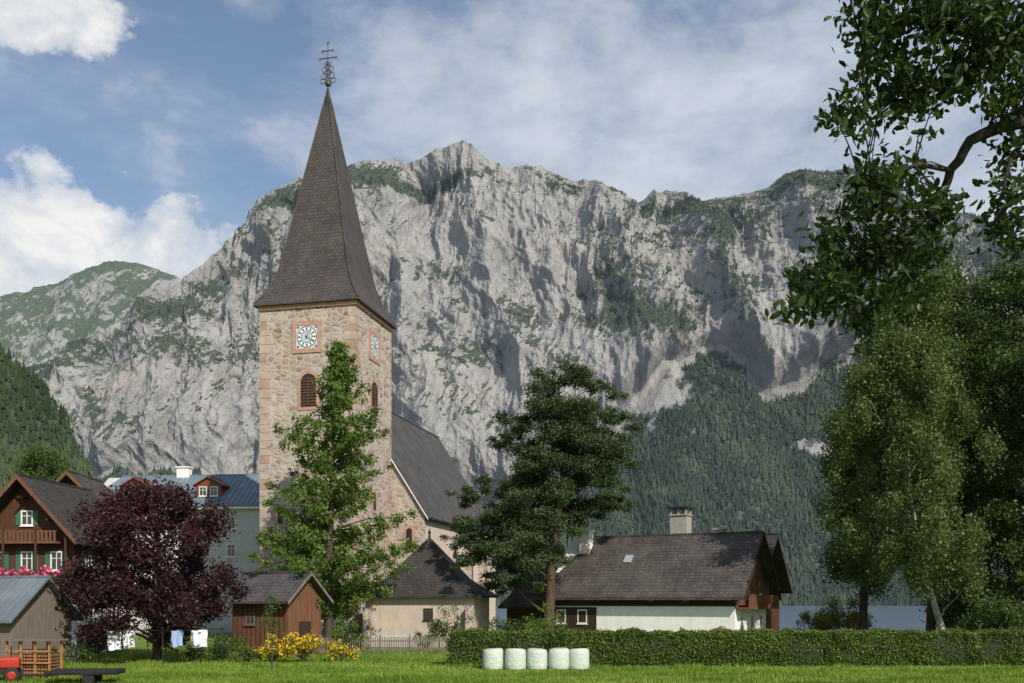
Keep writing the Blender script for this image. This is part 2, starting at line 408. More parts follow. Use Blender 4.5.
mp = N(nt, 'ShaderNodeMapping'); mp.inputs['Scale'].default_value = (1, 1, 1.9); mp.inputs['Rotation'].default_value = (0, .12, 0); nt.links.new(D, mp.inputs[0])
cir = noise(nt, mp.outputs[0], 5.5, 9, .6, .25)
cirb = noise(nt, mp.outputs[0], 20, 6, .6, .1)
cir = math_(nt, 'ADD', math_(nt, 'MULTIPLY', cir, .75), math_(nt, 'MULTIPLY', cirb, .25))
cov = math_(nt, 'MAXIMUM', blob(dirn(170, 455), (.36, .7, .17)), blob(dirn(470, 390), (.22, .7, .22)))
cov = math_(nt, 'MAXIMUM', cov, 0.0)
cf = math_(nt, 'ADD', cir, math_(nt, 'MULTIPLY', cov, .27))
cirf = ramp(nt, cf, [(.44, (.04,)*3), (.53, (.18,)*3), (.63, (.56,)*3), (.76, (.90,)*3)])
c1 = mix(nt, cirf, sky.outputs[0], (5.6, 6.0, 6.7))
cb = math_(nt, 'MAXIMUM', blob(dirn(-430, 345), (.15, .3, .060)), blob(dirn(-480, 592), (.085, .2, .028)))
cb = math_(nt, 'MAXIMUM', cb, blob(dirn(-520, 320), (.15, .3, .065)))
mp2 = N(nt, 'ShaderNodeMapping'); mp2.inputs['Scale'].default_value = (1, 1, 1.35); nt.links.new(D, mp2.inputs[0])
cn = noise(nt, mp2.outputs[0], 14, 9, .6, .1)
cu = math_(nt, 'ADD', math_(nt, 'MULTIPLY', cb, .8), math_(nt, 'MULTIPLY', math_(nt, 'SUBTRACT', cn, .5), 1.9))
cuf = ramp(nt, cu, [(0, (0, 0, 0)), (.14, (.65,)*3), (.34, (.97,)*3)])
cn2 = noise(nt, mp2.outputs[0], 15, 7, .6, .2)
cuc = ramp(nt, cn2, [(.36, (4.9, 5.4, 6.2)), (.50, (6.6, 6.8, 7.1)), (.60, (8.0, 7.9, 7.8))])
c2 = mix(nt, cuf, c1, cuc)
nt.links.new(c2, bg.inputs[0]); nt.links.new(bg.outputs[0], wo.inputs[0])
scene.view_settings.view_transform = 'Standard'; scene.view_settings.look = 'None'; scene.view_settings.exposure = 0

# ------------------------------------------------------------------ ground and lake
def mat_grass():
    m, nt, o = newmat('meadow_grass'); v = mapped(nt)
    f = noise(nt, v, 30, 4, .8); g = noise(nt, v, .18, 5, .6); g2 = noise(nt, mapped(nt, (.4, 3, 1)), .6, 4, .6)
    col = ramp(nt, f, [(.3, (.075, .135, .014)), (.7, (.165, .27, .036))])
    col = mix(nt, ramp(nt, g, [(.35, (0, 0, 0)), (.7, (.5,)*3)]), col, (.19, .24, .045))
    col = mix(nt, ramp(nt, g2, [(.4, (0, 0, 0)), (.7, (.4,)*3)]), col, (.07, .14, .02))
    bsdf(nt, o, col, .9, f, .5, .05); return m
GRASS = mat_grass()
xs = np.concatenate([np.linspace(-6000, -260, 14), np.linspace(-200, 200, 41), np.linspace(260, 6000, 14)])
ys = np.concatenate([np.linspace(-300, 0, 6), np.linspace(10, 300, 59), np.linspace(340, 6000, 30)])
X, Y = np.meshgrid(xs, ys)
Z = -9*sst(125, 230, Y)+5*sst(1600, 1900, Y)+(fbm(X/30, Y/30, 3, 5)-.5)*.5*sst(60, 95, Y)*(1-sst(120, 150, Y))
i = np.arange(len(ys)-1)[:, None]*len(xs)+np.arange(len(xs)-1)[None]
F = np.stack([i, i+1, i+1+len(xs), i+len(xs)], -1).reshape(-1, 4)
npmesh('ground', np.stack([X, Y, Z], -1).reshape(-1, 3), F, GRASS, None, True)
m, nt, o = newmat('lake_water'); f = noise(nt, mapped(nt, (1, .4, 1)), .35, 5, .6)
bsdf(nt, o, (.10, .145, .195), .3, f, .3, .5, 0, .5)
pymesh('lake', [(-2500, 175, -5.6), (2500, 175, -5.6), (2500, 1750, -5.6), (-2500, 1750, -5.6)], [(0, 1, 2, 3)], m)

n = 130000; gy = 46+rng.uniform(0, 1, n)**1.4*34; gx = rng.uniform(-.56, .56, n)*gy
hgt = rng.uniform(.05, .16, n)*(1+1.1*(vn(gx/1.5, gy/1.5, 3) > .62)); a = rng.uniform(0, math.pi, n)
wd = rng.uniform(.012, .03, n)*1.6; base = np.stack([gx, gy, np.zeros(n)], 1); dx = np.stack([np.cos(a)*wd, np.sin(a)*wd, np.zeros(n)], 1)
lean = rng.normal(size=(n, 3))*.04; lean[:, 2] = hgt
V = np.stack([base-dx, base+dx, base+lean], 1).reshape(-1, 3); F = np.arange(n*3).reshape(n, 3)
LF_GRASS = mat_leaf('grass_blades', (.07, .125, .012), (.16, .26, .03), (.31, .38, .08), .35)
npmesh('grass', V, F, LF_GRASS, None, False, {'rnd': np.clip(.45*rng.uniform(0, 1, n)+1.1*fbm(gx/5, gy/1.6, 5, 8)-.3, 0, 1)})

# ------------------------------------------------------------------ mountains
def mat_rock(name, haze_glow, veg1, veg2, k=1.0):
    m, nt, o = newmat(name)
    v = mapped(nt); st = mapped(nt, (1, .5, .20), 'Object', (0, .22, 0)); st2 = mapped(nt, (1, .6, .30), 'Object', (0, -.35, 0))
    f1 = noise(nt, st, .018, 9, .68, .4); f2 = noise(nt, v, .045, 8, .72); f3 = noise(nt, mapped(nt, (.5, .5, 1.5)), .006, 5, .6); f4 = noise(nt, st2, .05, 8, .7, .6)
    s = lambda c: [x*k for x in c]
    rc = ramp(nt, f1, [(.30, s((.17, .175, .185))), (.44, s((.31, .31, .31))), (.58, s((.42, .415, .405))), (.8, s((.52, .51, .49)))])
    rc = mix(nt, .32, rc, ramp(nt, f2, [(.33, s((.10, .105, .11))), (.50, s((.37, .365, .36))), (.7, s((.56, .55, .53)))]))
    rc = mix(nt, .30, rc, ramp(nt, f4, [(.38, s((.08, .085, .09))), (.48, s((.38, .375, .37))), (.65, s((.54, .53, .51)))]))
    rc = mix(nt, ramp(nt, f3, [(.55, (0, 0, 0)), (.75, (.4,)*3)]), rc, s((.47, .40, .33)))
    a = N(nt, 'ShaderNodeAttribute', attribute_name='veg')
    vf = math_(nt, 'ADD', a.outputs['Fac'], math_(nt, 'MULTIPLY', math_(nt, 'SUBTRACT', f2, .5), 1.5))
    vr = ramp(nt, vf, [(.40, (0, 0, 0)), (.56, (.95,)*3)])
    vc = ramp(nt, noise(nt, v, .09, 5, .7), [(.35, veg1), (.65, veg2)])
    col = mix(nt, vr, rc, vc)
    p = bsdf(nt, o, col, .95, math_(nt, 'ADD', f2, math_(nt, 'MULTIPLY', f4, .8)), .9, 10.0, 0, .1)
    p.inputs['Emission Color'].default_value = (.40, .52, .72, 1); p.inputs['Emission Strength'].default_value = haze_glow  # constant bluish emission imitates air-light over distance; the rock is no light source
    return m
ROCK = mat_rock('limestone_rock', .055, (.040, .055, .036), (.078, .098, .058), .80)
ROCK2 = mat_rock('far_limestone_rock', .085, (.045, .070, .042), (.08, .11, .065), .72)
def prof(pts, Yd):
    b = np.array([(p[0]-512)*Yd/1000 for p in pts]); z = np.array([H+(600-p[1])*Yd/1000 for p in pts])
    return lambda x: np.interp(x, b, z)
def massif(name, mat, xs, ridge, zmid, Yf, Ym, Yr, na, nc, blobs, seed, amp=1.0, zf=-9, vegbase=0, rj=20):
    xs = np.asarray(xs)
    zr = ridge(xs)+(ridged(xs/70, xs*0+seed, 5, seed, .6)-.5)*rj
    zm = np.minimum(zmid(xs)+(fbm(xs/140, xs*0+3, 4, seed+9)-.5)*190, zr-40)
    S = np.concatenate([np.linspace(0, 1, na, endpoint=False)-1, np.linspace(0, 1, nc), np.linspace(1.05, 1.6, 10)])
    Xg = np.repeat(xs[None], len(S), 0); Yg = np.zeros_like(Xg); Zg = np.zeros_like(Xg)
    for k, s in enumerate(S):
        if s < 0:
            f = s+1; Yg[k] = Yf+(Ym-Yf)*f; Zg[k] = zf+(zm-zf)*(f**1.15)
        elif s <= 1:
            Yg[k] = Ym+(Yr-Ym)*(s**1.2); Zg[k] = zm+(zr-zm)*s
        else:
            Yg[k] = Yr+(s-1)*900; Zg[k] = zr-(s-1)*700
    w = sst(-.06, .12, S)[:, None]*(1-.45*sst(.9, 1.0, S))[:, None]
    wa = (1-sst(-.1, .1, S))[:, None]*sst(-1, -.75, S)[:, None]
    wx = 110*(fbm(Xg/260, Zg/260, 4, seed+40)-.5); wz = 90*(fbm(Xg/240, Zg/240, 4, seed+60)-.5)
    xa = Xg+.20*Zg+wx; xb = Xg-.12*Zg+wx; zz = Zg+wz
    d = (fbm(xa/340, zz/1100, 3, seed+1)-.5)*340+(ridged(xa/170, zz/800, 4, seed+2, .5)-.5)*165
    d += (ridged(xb/66, zz/330, 4, seed+3, .5)-.5)*66*(.5+1.0*fbm(Xg/200, Zg/200, 2, seed+71))
    d += (ridged((Xg+.9*Zg)/60, (Zg-.3*Xg)/170, 3, seed+5, .5)-.5)*28+(fbm(Xg/15, Zg/34, 4, seed+4, .6)-.5)*22
    Yg -= d*w*amp
    Zg += (fbm(Xg/14, Zg/14, 3, seed+33)-.5)*7*w*amp
    Zg += wa*((fbm(Xg/260, Yg/260, 5, seed+7)-.5)*130+(ridged(Xg/90, Yg/200, 3, seed+12)-.5)*40)
    P = np.stack([Xg, Yg, Zg], -1)
    du = np.gradient(P, axis=1); dv = np.gradient(P, axis=0); nn = np.cross(du, dv)
    nn /= np.linalg.norm(nn, axis=-1)[..., None]+1e-9
    veg = .14+vegbase+.50*sst(.32, .72, nn[..., 2])+(fbm(Xg/110, Zg/70, 6, seed+20, .6)-.5)*1.35+.75*(1-sst(-.22, .04, S))[:, None]
    for (bx, by, rx, ry, st) in blobs:
        veg = veg+st*np.exp(-(((Xg/2.35-(bx-512))/rx)**2+((Zg/2.35-(600-by))/ry)**2))
    ny, nx = Xg.shape; i = np.arange(ny-1)[:, None]*nx+np.arange(nx-1)[None]
    F = np.stack([i, i+1, i+1+nx, i+nx], -1).reshape(-1, 4)
    npmesh(name, P.reshape(-1, 3), F, mat, None, False, None, {'veg': veg.ravel()})
    return P, veg, S
RID = [(-120, 385), (0, 372), (60, 352), (100, 325), (150, 296), (178, 278), (195, 262), (215, 238), (240, 215), (262, 197), (290, 183), (350, 166), (385, 156), (430, 149),
       (462, 144), (478, 152), (500, 170), (540, 167), (565, 180), (600, 194), (638, 206), (652, 194), (680, 197), (702, 204), (730, 201), (762, 196), (782, 181), (815, 181), (840, 190), (870, 203), (905, 212), (940, 218), (965, 224), (985, 240), (1000, 255), (1040, 258), (1140, 290)]
MID = [(-120, 500), (100, 480), (250, 480), (480, 485), (560, 472), (610, 430), (650, 385), (700, 368), (760, 376), (810, 355), (860, 335), (940, 330), (1140, 330)]
BL = [(390, 168, 60, 9, .7), (300, 190, 40, 10, .6), (450, 158, 30, 7, .5), (680, 205, 50, 11, .7), (797, 187, 25, 7, .8), (560, 180, 30, 6, .4), (705, 280, 26, 50, .5), (650, 345, 40, 26, .6),
      (870, 320, 55, 60, .5), (980, 275, 70, 22, .5), (795, 350, 40, 26, .4), (560, 335, 22, 10, .4), (600, 300, 20, 20, .3), (150, 300, 60, 14, .5), (170, 430, 40, 16, .35), (100, 400, 50, 40, .15), (740, 240, 60, 20, .25), (320, 230, 60, 30, .15), (620, 240, 60, 20, .2),
      (660, 425, 32, 24, -.9), (772, 470, 44, 14, -1.1), (690, 352, 12, 16, -.9), (765, 350, 18, 20, -.7), (490, 260, 80, 70, -.25), (590, 420, 40, 30, -.4)]
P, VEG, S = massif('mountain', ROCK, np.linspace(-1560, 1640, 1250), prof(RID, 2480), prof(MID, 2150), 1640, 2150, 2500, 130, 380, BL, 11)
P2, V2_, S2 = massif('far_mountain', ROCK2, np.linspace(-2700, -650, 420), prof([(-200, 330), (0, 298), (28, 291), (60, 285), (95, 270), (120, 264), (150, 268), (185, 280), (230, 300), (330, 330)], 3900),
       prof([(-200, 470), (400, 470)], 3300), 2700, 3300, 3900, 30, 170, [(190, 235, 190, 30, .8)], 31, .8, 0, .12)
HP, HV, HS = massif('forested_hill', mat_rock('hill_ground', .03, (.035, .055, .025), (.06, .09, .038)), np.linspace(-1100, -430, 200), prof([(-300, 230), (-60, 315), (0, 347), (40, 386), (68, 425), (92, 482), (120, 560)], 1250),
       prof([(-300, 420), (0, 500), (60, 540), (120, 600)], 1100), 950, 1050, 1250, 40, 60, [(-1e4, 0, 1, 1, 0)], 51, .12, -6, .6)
def conifers(name, Q, h, mat):
    n = len(Q); k = 5; a = (np.arange(k)/k*2*math.pi)[None]+rng.uniform(0, 6, n)[:, None]
    r = (h*rng.uniform(.15, .28, n))[:, None]
    ring = np.stack([Q[:, 0:1]+np.cos(a)*r, Q[:, 1:2]+np.sin(a)*r, np.repeat(Q[:, 2:3]+.02*h[:, None], k, 1)], -1)
    ap = Q+np.stack([rng.normal(size=n)*.03*h, np.zeros(n), h], 1)
    V = np.concatenate([ring, ap[:, None]], 1).reshape(-1, 3)
    i = np.arange(n)[:, None]*(k+1)
    F = np.concatenate([i+np.array([[j, (j+1) % k, k]]) for j in range(k)], 0)
    tone = np.tile(np.clip(.45*rng.uniform(0, 1, n)+1.3*fbm(Q[:, 0]/70, Q[:, 2]/50, 4, 91)-.4, 0, 1), k)
    npmesh(name, V, F, mat, None, False, {'rnd': tone})
def mat_conifer(name, d, mcol, l, haze_glow):
    m, nt, o = newmat(name); a = N(nt, 'ShaderNodeAttribute', attribute_name='rnd')
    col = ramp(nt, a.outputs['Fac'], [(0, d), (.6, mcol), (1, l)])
    p = bsdf(nt, o, col, .95, None, spec=.05); p.inputs['Emission Color'].default_value = (.40, .52, .72, 1); p.inputs['Emission Strength'].default_value = haze_glow  # trees emit a faint even blue in place of real distance haze
    return m
def pick(P, veg, n, thr, Smask=None):
    ok = veg > thr
    b = P[..., 0]/P[..., 1]*1000; ok &= (np.abs(b) < 580)
    if Smask is not None: ok &= Smask
    idx = np.argwhere(ok); c = idx[rng.integers(0, len(idx), n)]
    return P[c[:, 0], c[:, 1]]+rng.normal(size=(n, 3))*np.array([2.5, 4, 0])
ap = (S < .03)[:, None]*np.ones_like(VEG, bool)
Qa = pick(P, VEG, 46000, .52, ap & (P[..., 0] > -200)); Qb = pick(P, VEG, 9000, .52, ap & (P[..., 0] <= -200))
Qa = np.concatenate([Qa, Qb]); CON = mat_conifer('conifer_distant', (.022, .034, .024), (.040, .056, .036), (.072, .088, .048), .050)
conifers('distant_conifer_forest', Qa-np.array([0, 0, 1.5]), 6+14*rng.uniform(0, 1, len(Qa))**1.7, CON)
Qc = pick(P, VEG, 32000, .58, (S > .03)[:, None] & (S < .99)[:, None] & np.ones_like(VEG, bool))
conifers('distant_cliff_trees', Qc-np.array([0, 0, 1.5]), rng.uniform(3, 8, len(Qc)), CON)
Qh = pick(HP, HV, 9000, -5, (HS < 1.2)[:, None]*np.ones_like(HV, bool))
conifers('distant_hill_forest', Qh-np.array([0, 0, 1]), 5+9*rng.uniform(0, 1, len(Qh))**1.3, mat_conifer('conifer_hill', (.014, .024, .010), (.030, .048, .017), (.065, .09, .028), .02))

# ------------------------------------------------------------------ church
ch = empty('church', (-17.6, 95.6, 0), -13); W = 4.675
boxes('tower_walls', [(0, 0, 15.45, 2*W, 2*W, 30.9)], MAS, ch)
FT = Face((0, -W, 0), (1, 0, 0), (0, -1, 0)); RT = Face((W, 0, 0), (0, 1, 0), (1, 0, 0))
for nm, parts, colr in (('tower_quoins', 0, (.41, .33, .27)), ('tower_quoins_pink', 1, (.36, .235, .18))):
    r2 = np.random.default_rng(5); Q = []; z = .05
    while z < 30.3:
        hh = r2.uniform(.55, .95); L1, L2 = (1.2, .65) if r2.uniform() > .5 else (.65, 1.2)
        for sx, sy in ((-1, -1), (1, -1), (1, 1)):
            a1, a2, pk = L1*r2.uniform(.8, 1.15), L2*r2.uniform(.8, 1.15), r2.uniform() > .6
            if pk == bool(parts): Q.append((sx*(W-a1/2+.03), sy*(W-a2/2+.03), z+hh/2, a1, a2, hh-.05))
        z += hh
    boxes(nm, Q, mat_plain(nm+'_stone', colr, .3, 1.4), ch)
boxes('tower_cornice', [(0, 0, 30.78, 2*W+.35, 2*W+.35, .35)], QUOIN, ch)
lv = [(5.15, 30.95), (5.12, 31.15), (4.66, 31.8), (4.2, 32.6), (3.82, 33.5), (3.42, 34.7), (2.72, 38.2), (1.88, 42.8), (1.0, 47.5), (.16, 52.0)]
V = []; F = []
for h, z in lv: V += [(-h, -h, z), (h, -h, z), (h, h, z), (-h, h, z)]
for k in range(len(lv)-1):
    for j in range(4): F.append((k*4+j, k*4+(j+1) % 4, k*4+4+(j+1) % 4, k*4+4+j))
F += [(3, 2, 1, 0), tuple(len(V)-4+j for j in range(4))]
pymesh('spire_roof', V, F, SPIRE, ch)
hip = Tubes()
for sx, sy in ((-1, -1), (1, -1), (1, 1), (-1, 1)): hip.add([(sx*h, sy*h, z+.03) for h, z in lv[1:]], [.09]*9, 5)
hip.make('spire_hip_caps', SPIRE, ch)
lathe('spire_cap', [(.32, 50.9), (.34, 51.1), (.2, 52.3), (.1, 52.9)], (0, 0, 0), DARK, ch, 12)
cr = Tubes(); z0 = 52.6
cr.add([(0, 0, z0), (0, 0, z0+4.6)], [.06, .05])
lathe('finial_ball', [(.02, -.3), (.2, -.22), (.3, 0), (.2, .22), (.02, .3)], (0, 0, z0+.75), IRON, ch, 14)
for zc, hw in ((z0+3.2, .75), (z0+3.9, .45)): cr.add([(-hw, 0, zc), (hw, 0, zc)], [.055, .055])
def ring(cx, cz, r, w=.03, plane='x', a0=0, a1=2*math.pi):
    P_ = []
    for a in np.linspace(a0, a1, 13):
        P_.append((cx+r*math.cos(a), .02, cz+r*math.sin(a)) if plane == 'x' else (.02, cx+r*math.cos(a), cz+r*math.sin(a)))
    cr.add(P_, [w]*13, 4)
for pl in ('x', 'y'):
    for s in (-1, 1):
        ring(s*.36, z0+1.5, .30, .045, pl); ring(s*.34, z0+2.15, .24, .04, pl); ring(s*.55, z0+1.05, .24, .04, pl); ring(s*.2, z0+2.65, .15, .035, pl)
for zc, hw in ((z0+3.2, .75), (z0+3.9, .45)):
    for s in (-1, 1): ring(s*(hw+.08), zc, .11, .04)
ring(0, z0+4.65, .13, .04); cr.make('wrought_iron_cross', IRON, ch)
CLKW = mat_plain('clock_white', (.50, .56, .62), .1, 3); CLKP = mat_plain('dial_pale', (.42, .49, .56), .1, 4)
def clock(F_, u, z, s):
    fboxes('clock_stone_frame', F_, [(u-s/2-.2, z, .4, s+.8, -.1, .09), (u+s/2+.2, z, .4, s+.8, -.1, .09), (u, z+s/2+.2, s, .4, -.1, .09), (u, z-s/2-.2, s, .4, -.1, .09)], QUOIN, ch)
    fboxes('clock_board', F_, [(u, z, s, s, -.1, .05)], CLKW, ch)
    c = lambda r, n=32: [(u+r*math.cos(a), z+r*math.sin(a)) for a in np.linspace(0, 2*math.pi, n, endpoint=False)]
    fpoly('clock_ring', F_, c(s*.47), .0, .065, BLUEP, ch); fpoly('clock_dial', F_, c(s*.43), .0, .075, TRIM, ch)
    fpoly('clock_inner_ring', F_, c(s*.27), .0, .082, BLUEP, ch); fpoly('clock_center', F_, c(s*.245), .0, .09, CLKP, ch)
    for k in range(12):
        a = k*math.pi/6; rr = s*.35; du, dz = math.cos(a), math.sin(a); t = .06*s*.5; l = s*.055
        pts = [(u+du*(rr-l)-dz*t, z+dz*(rr-l)+du*t), (u+du*(rr-l)+dz*t, z+dz*(rr-l)-du*t), (u+du*(rr+l)+dz*t, z+dz*(rr+l)-du*t), (u+du*(rr+l)-dz*t, z+dz*(rr+l)+du*t)]
        fpoly('clock_numeral', F_, pts, .06, .085, DARK, ch)
    for a, L_, t in ((math.radians(70), .3*s, .05), (math.radians(-35), .42*s, .035)):
        du, dz = math.cos(a), math.sin(a)
        pts = [(u-du*.2-dz*t, z-dz*.2+du*t), (u-du*.2+dz*t, z-dz*.2-du*t), (u+du*L_, z+dz*L_)]
        fpoly('clock_hand', F_, pts, .095, .12, DARK, ch)
    for sx in (-1, 1):
        for sz in (-1, 1): fboxes('clock_corner', F_, [(u+sx*s*.42, z+sz*s*.42, s*.09, s*.09, 0, .062)], BLUEP, ch)
clock(FT, 0, 27.95, 2.1); clock(RT, 0, 27.95, 2.1)
def archwin(F_, u, z, w_, h, parent, louv=True, fm=QUOIN):
    for g, d, m_ in ((.32, .06, fm), (0.0, .075, DARK)):
        fpoly('arch_window_surround' if g else 'arch_window_opening', F_, [(u+a, z+b) for a, b in arch(w_, h, 12, g)], -.2, d, m_, parent)
    if louv:
        L = []
        k = .2
        while k < h-.25:
            ww = w_-.1 if k < h-w_/2 else 2*math.sqrt(max(.01, (w_/2)**2-(k-(h-w_/2))**2))-.1
            L.append((u, z+k, ww, .13, .05, .13)); k += .26
        L.append((u, z+h/2-.1, .08, h-.4, .05, .145))
        fboxes('louvres', F_, L, LOUV, parent)
archwin(FT, .15, 21.6, 1.5, 3.0, ch); archwin(RT, .0, 21.6, 1.5, 3.0, ch)
archwin(FT, -2.6, 11, .5, 1.3, ch, False); archwin(RT, 0, 12.5, .6, 1.6, ch, False)
nx0, nx1, ny0, ny1 = -7.2, 8.1, 4.9, 34
body('nave_walls', ch, nx0, nx1, ny0, ny1, 0, 12.6, 24.6, MAS2, 'y')
roof('nave_roof', ch, nx0, nx1, ny0, ny1, 12.6, 24.6, ROOFG, 'y', .45, .25, .16)
barge('nave_verge', ch, ny0-.28, nx0, nx1, 12.6, 24.6, TRIM, 'y', .45, .14, .05, -1)
NR = Face((nx1, ny0, 0), (0, 1, 0), (1, 0, 0)); NG = Face((0, ny0, 0), (1, 0, 0), (0, -1, 0))
fboxes('nave_plaster', NR, [(14.5, 6.0, 28.4, 11.9, 0, .03)], PLASTER2, ch)
for u in (4, 10.5, 17, 23.5): archwin(NR, u, 4.2, 1.5, 5.2, ch, False)
archwin(NG, 6.5, 9.2, .6, 1.9, ch, False)
fboxes('nave_buttress', NR, [(u, 4.2, 1.0, 8.4, .03, .9) for u in (.6, 7.3, 13.8, 20.3)], MAS2, ch)
fboxes('nave_gutter', NR, [(14.5, 12.05, 29.4, .14, .45, .62)], DARK, ch)

cp = empty('chapel', (-7.3, 88.5, 0), -8)
boxes('walls', [(0, 0, 2.15, 9.4, 8, 4.3)], PLASTER, cp)
V = [(-5.4, -4.7, 4.2), (5.4, -4.7, 4.2), (5.4, 4.7, 4.2), (-5.4, 4.7, 4.2), (-5.4, -4.7, 4.4), (5.4, -4.7, 4.4), (5.4, 4.7, 4.4), (-5.4, 4.7, 4.4), (-3.2, -2.8, 5.9), (3.2, -2.8, 5.9), (3.2, 2.8, 5.9), (-3.2, 2.8, 5.9), (0, 0, 9.6)]
F = [(3, 2, 1, 0)]+[(j, (j+1) % 4, 4+(j+1) % 4, 4+j) for j in range(4)]+[(4+j, 4+(j+1) % 4, 8+(j+1) % 4, 8+j) for j in range(4)]+[(8+j, 8+(j+1) % 4, 12) for j in range(4)]
pymesh('pyramid_roof', V, F, ROOFD, cp)
CF = Face((0, -4, 0), (1, 0, 0), (0, -1, 0))
fboxes('base_course', CF, [(0, .5, 9.4, 1, 0, .06)], GREYW, cp)
window(CF, .8, 2.8, .7, .9, cp, WOODK); fboxes('buttresses', CF, [(u, 1.7, .6, 3.4, .06, .7) for u in (-4.4, 4.4)], MAS2, cp)
lathe('roof_finial', [(.12, 0), (.08, .3), (.15, .45), (.02, .8)], (0, 0, 9.5), DARK, cp, 10)

# ------------------------------------------------------------------ farmhouse on the right
fh = empty('farmhouse', (17.4, 78, 0), -30)
Lh, Dh = 16.5, 8.6
body('walls', fh, -Lh, 0, 0, Dh, 0, 4.9, 9.3, WHITE, 'x')
FF = Face((0, 0, 0), (1, 0, 0), (0, -1, 0)); FR = Face((0, 0, 0), (0, 1, 0), (1, 0, 0))
fboxes('timber_front', FF, [(-Lh/2, 4.15, Lh+.04, 1.3, 0, .08)], WOODK, fh)
fboxes('timber_front_west', FF, [(-Lh+2.3, 1.7, 4.6, 3.4, 0, .06)], WOODK, fh)
roof('roof', fh, -Lh, 0, 0, Dh, 4.9, 9.3, ROOFB, 'x', .9, 1.0, .18, 3.5, 0)
barge('bargeboards', fh, 1.03, 0, Dh, 4.9, 9.3, WOODK, 'x', .9, .3, .07, 1)
fpoly('timber_gable', FR, [(-.03, 3.4), (Dh+.03, 3.4), (Dh+.03, 4.9), (Dh/2, 9.25), (-.03, 4.9)], 0, .08, WOOD2, fh)
fboxes('balcony', FR, [(Dh/2, 3.35, Dh, .16, .1, 1.15), (Dh/2, 4.35, Dh, .09, 1.05, 1.15)]+[(.15+.33*k, 3.85, .22, .9, 1.06, 1.12) for k in range(26)], WOOD2, fh)
fboxes('balcony_posts', FR, [(u, 4.4, .14, 2.3, .95, 1.04) for u in (.2, 2.9, 5.7, Dh-.2)], WOODK, fh)
for u in (2.2, 4.3, 6.4): window(FR, u, 5.1, .8, 1.1, fh, TRIM)
for u in (1.6, 4.3, 6.9): window(FR, u, 2.1, .8, 1.2, fh, TRIM)
for u in (-15.2, -13.2): window(FF, u, 2.6, .8, 1.1, fh, TRIM)
for u in (-10.5, -7, -4): fboxes('small_vent', FF, [(u, 4.1, .5, .45, .06, .1)], GLASS, fh)
boxes('chimney', [(-14.4, 3.2, 8.4, .95, .8, 3.1), (-14.4, 3.2, 10.05, 1.15, 1.0, .14)], WHITE, fh)
boxes('large_chimney', [(-6.8, 6.3, 9.6, 1.5, 1.3, 3.3), (-6.8, 6.3, 11.35, 1.7, 1.5, .12)]+[(-6.8+a*.66, 6.3+b*.55, 11.65, .16, .16, .5) for a in (-1, 0, 1) for b in (-1, 1)], CONC, fh)
boxes('chimney_cap', [(-6.8, 6.3, 11.98, 1.9, 1.7, .14)], DARK, fh)
boxes('small_chimney', [(-3.2, 6.0, 9.3, .9, .7, 1.2), (-3.2, 6.0, 10.0, 1.1, .9, .15)], CONC, fh)
k = 4.4/4.3
def slope(x, y, off): return (x, y-off*.7, 4.9+y*k+.28+off*.7)
V = [slope(-10.3, 1.9, .02), slope(-9.6, 1.9, .02), slope(-9.6, 2.5, .02), slope(-10.3, 2.5, .02), slope(-10.3, 1.9, .12), slope(-9.6, 1.9, .12), slope(-9.6, 2.5, .12), slope(-10.3, 2.5, .12)]
pymesh('skylight', V, BF, mat_plain('skylight_glass', (.3, .35, .4), .1, 3, .1), fh)
body('rear_wing_walls', fh, -9.5, -1.0, Dh-.3, Dh+8, 0, 5.4, 9.6, WOOD, 'x')
roof('rear_wing_roof', fh, -9.5, -1.0, Dh-.3, Dh+8, 5.4, 9.6, ROOFD, 'x', .8, 1.0, .18)
body('side_wing_walls', fh, -Lh-5, -Lh-.02, 1.5, 7, 0, 3.9, 6.6, WOODK, 'x')
roof('side_wing_roof', fh, -Lh-5, -Lh-.02, 1.5, 7, 3.9, 6.6, ROOFD, 'x', .7, .5, .16, 2, 0)

# ------------------------------------------------------------------ left chalets
def flowers(name, parent, F_, u0, u1, z, d, mat=FL_PINK, n=420, s=.13):
    u = rng.uniform(u0, u1, n); u = u+.12*np.sin(u*7); C = np.array([list(F_.p(a, z+abs(rng.normal())*.2-.15+.12*math.sin(a*4), d+rng.normal()*.10)) for a in u])
    leafmesh(name, C, rng.uniform(0, 1, n), s, mat, parent, .3, 1.1)
    C2 = np.array([list(F_.p(a, z-.18+rng.normal()*.16, d+rng.normal()*.10)) for a in rng.uniform(u0, u1, n)])
    leafmesh(name+'_leaves', C2, rng.uniform(0, 1, n), s, LF_MID, parent, .3, 1.3)
c1_ = empty('wooden_chalet', (-34.9, 72, 0), -4); hw = 3.5
body('walls', c1_, -hw, hw, 0, 8, 0, 8.8, 12.6, WOOD, 'y')
G = Face((0, 0, 0), (1, 0, 0), (0, -1, 0)); GR = Face((hw, 0, 0), (0, 1, 0), (1, 0, 0))
fboxes('ground_floor_render', G, [(0, 2.2, 2*hw+.1, 4.4, 0, .06)], WHITE, c1_)
fboxes('side_render', GR, [(4, 2.2, 8, 4.4, 0, .05)], WHITE, c1_)
roof('roof', c1_, -hw, hw, 0, 8, 8.8, 12.6, ROOFD, 'y', .8, 1.3, .2)
barge('bargeboards', c1_, -1.32, -hw, hw, 8.8, 12.6, WOOD2, 'y', .8, .3, .07, -1)
fboxes('balcony', G, [(0, 4.95, 7.4, .18, .08, 1.2), (0, 5.95, 7.4, .1, 1.1, 1.2)]+[(-3.55+.3*k, 5.45, .2, .9, 1.11, 1.17) for k in range(24)], WOOD, c1_)
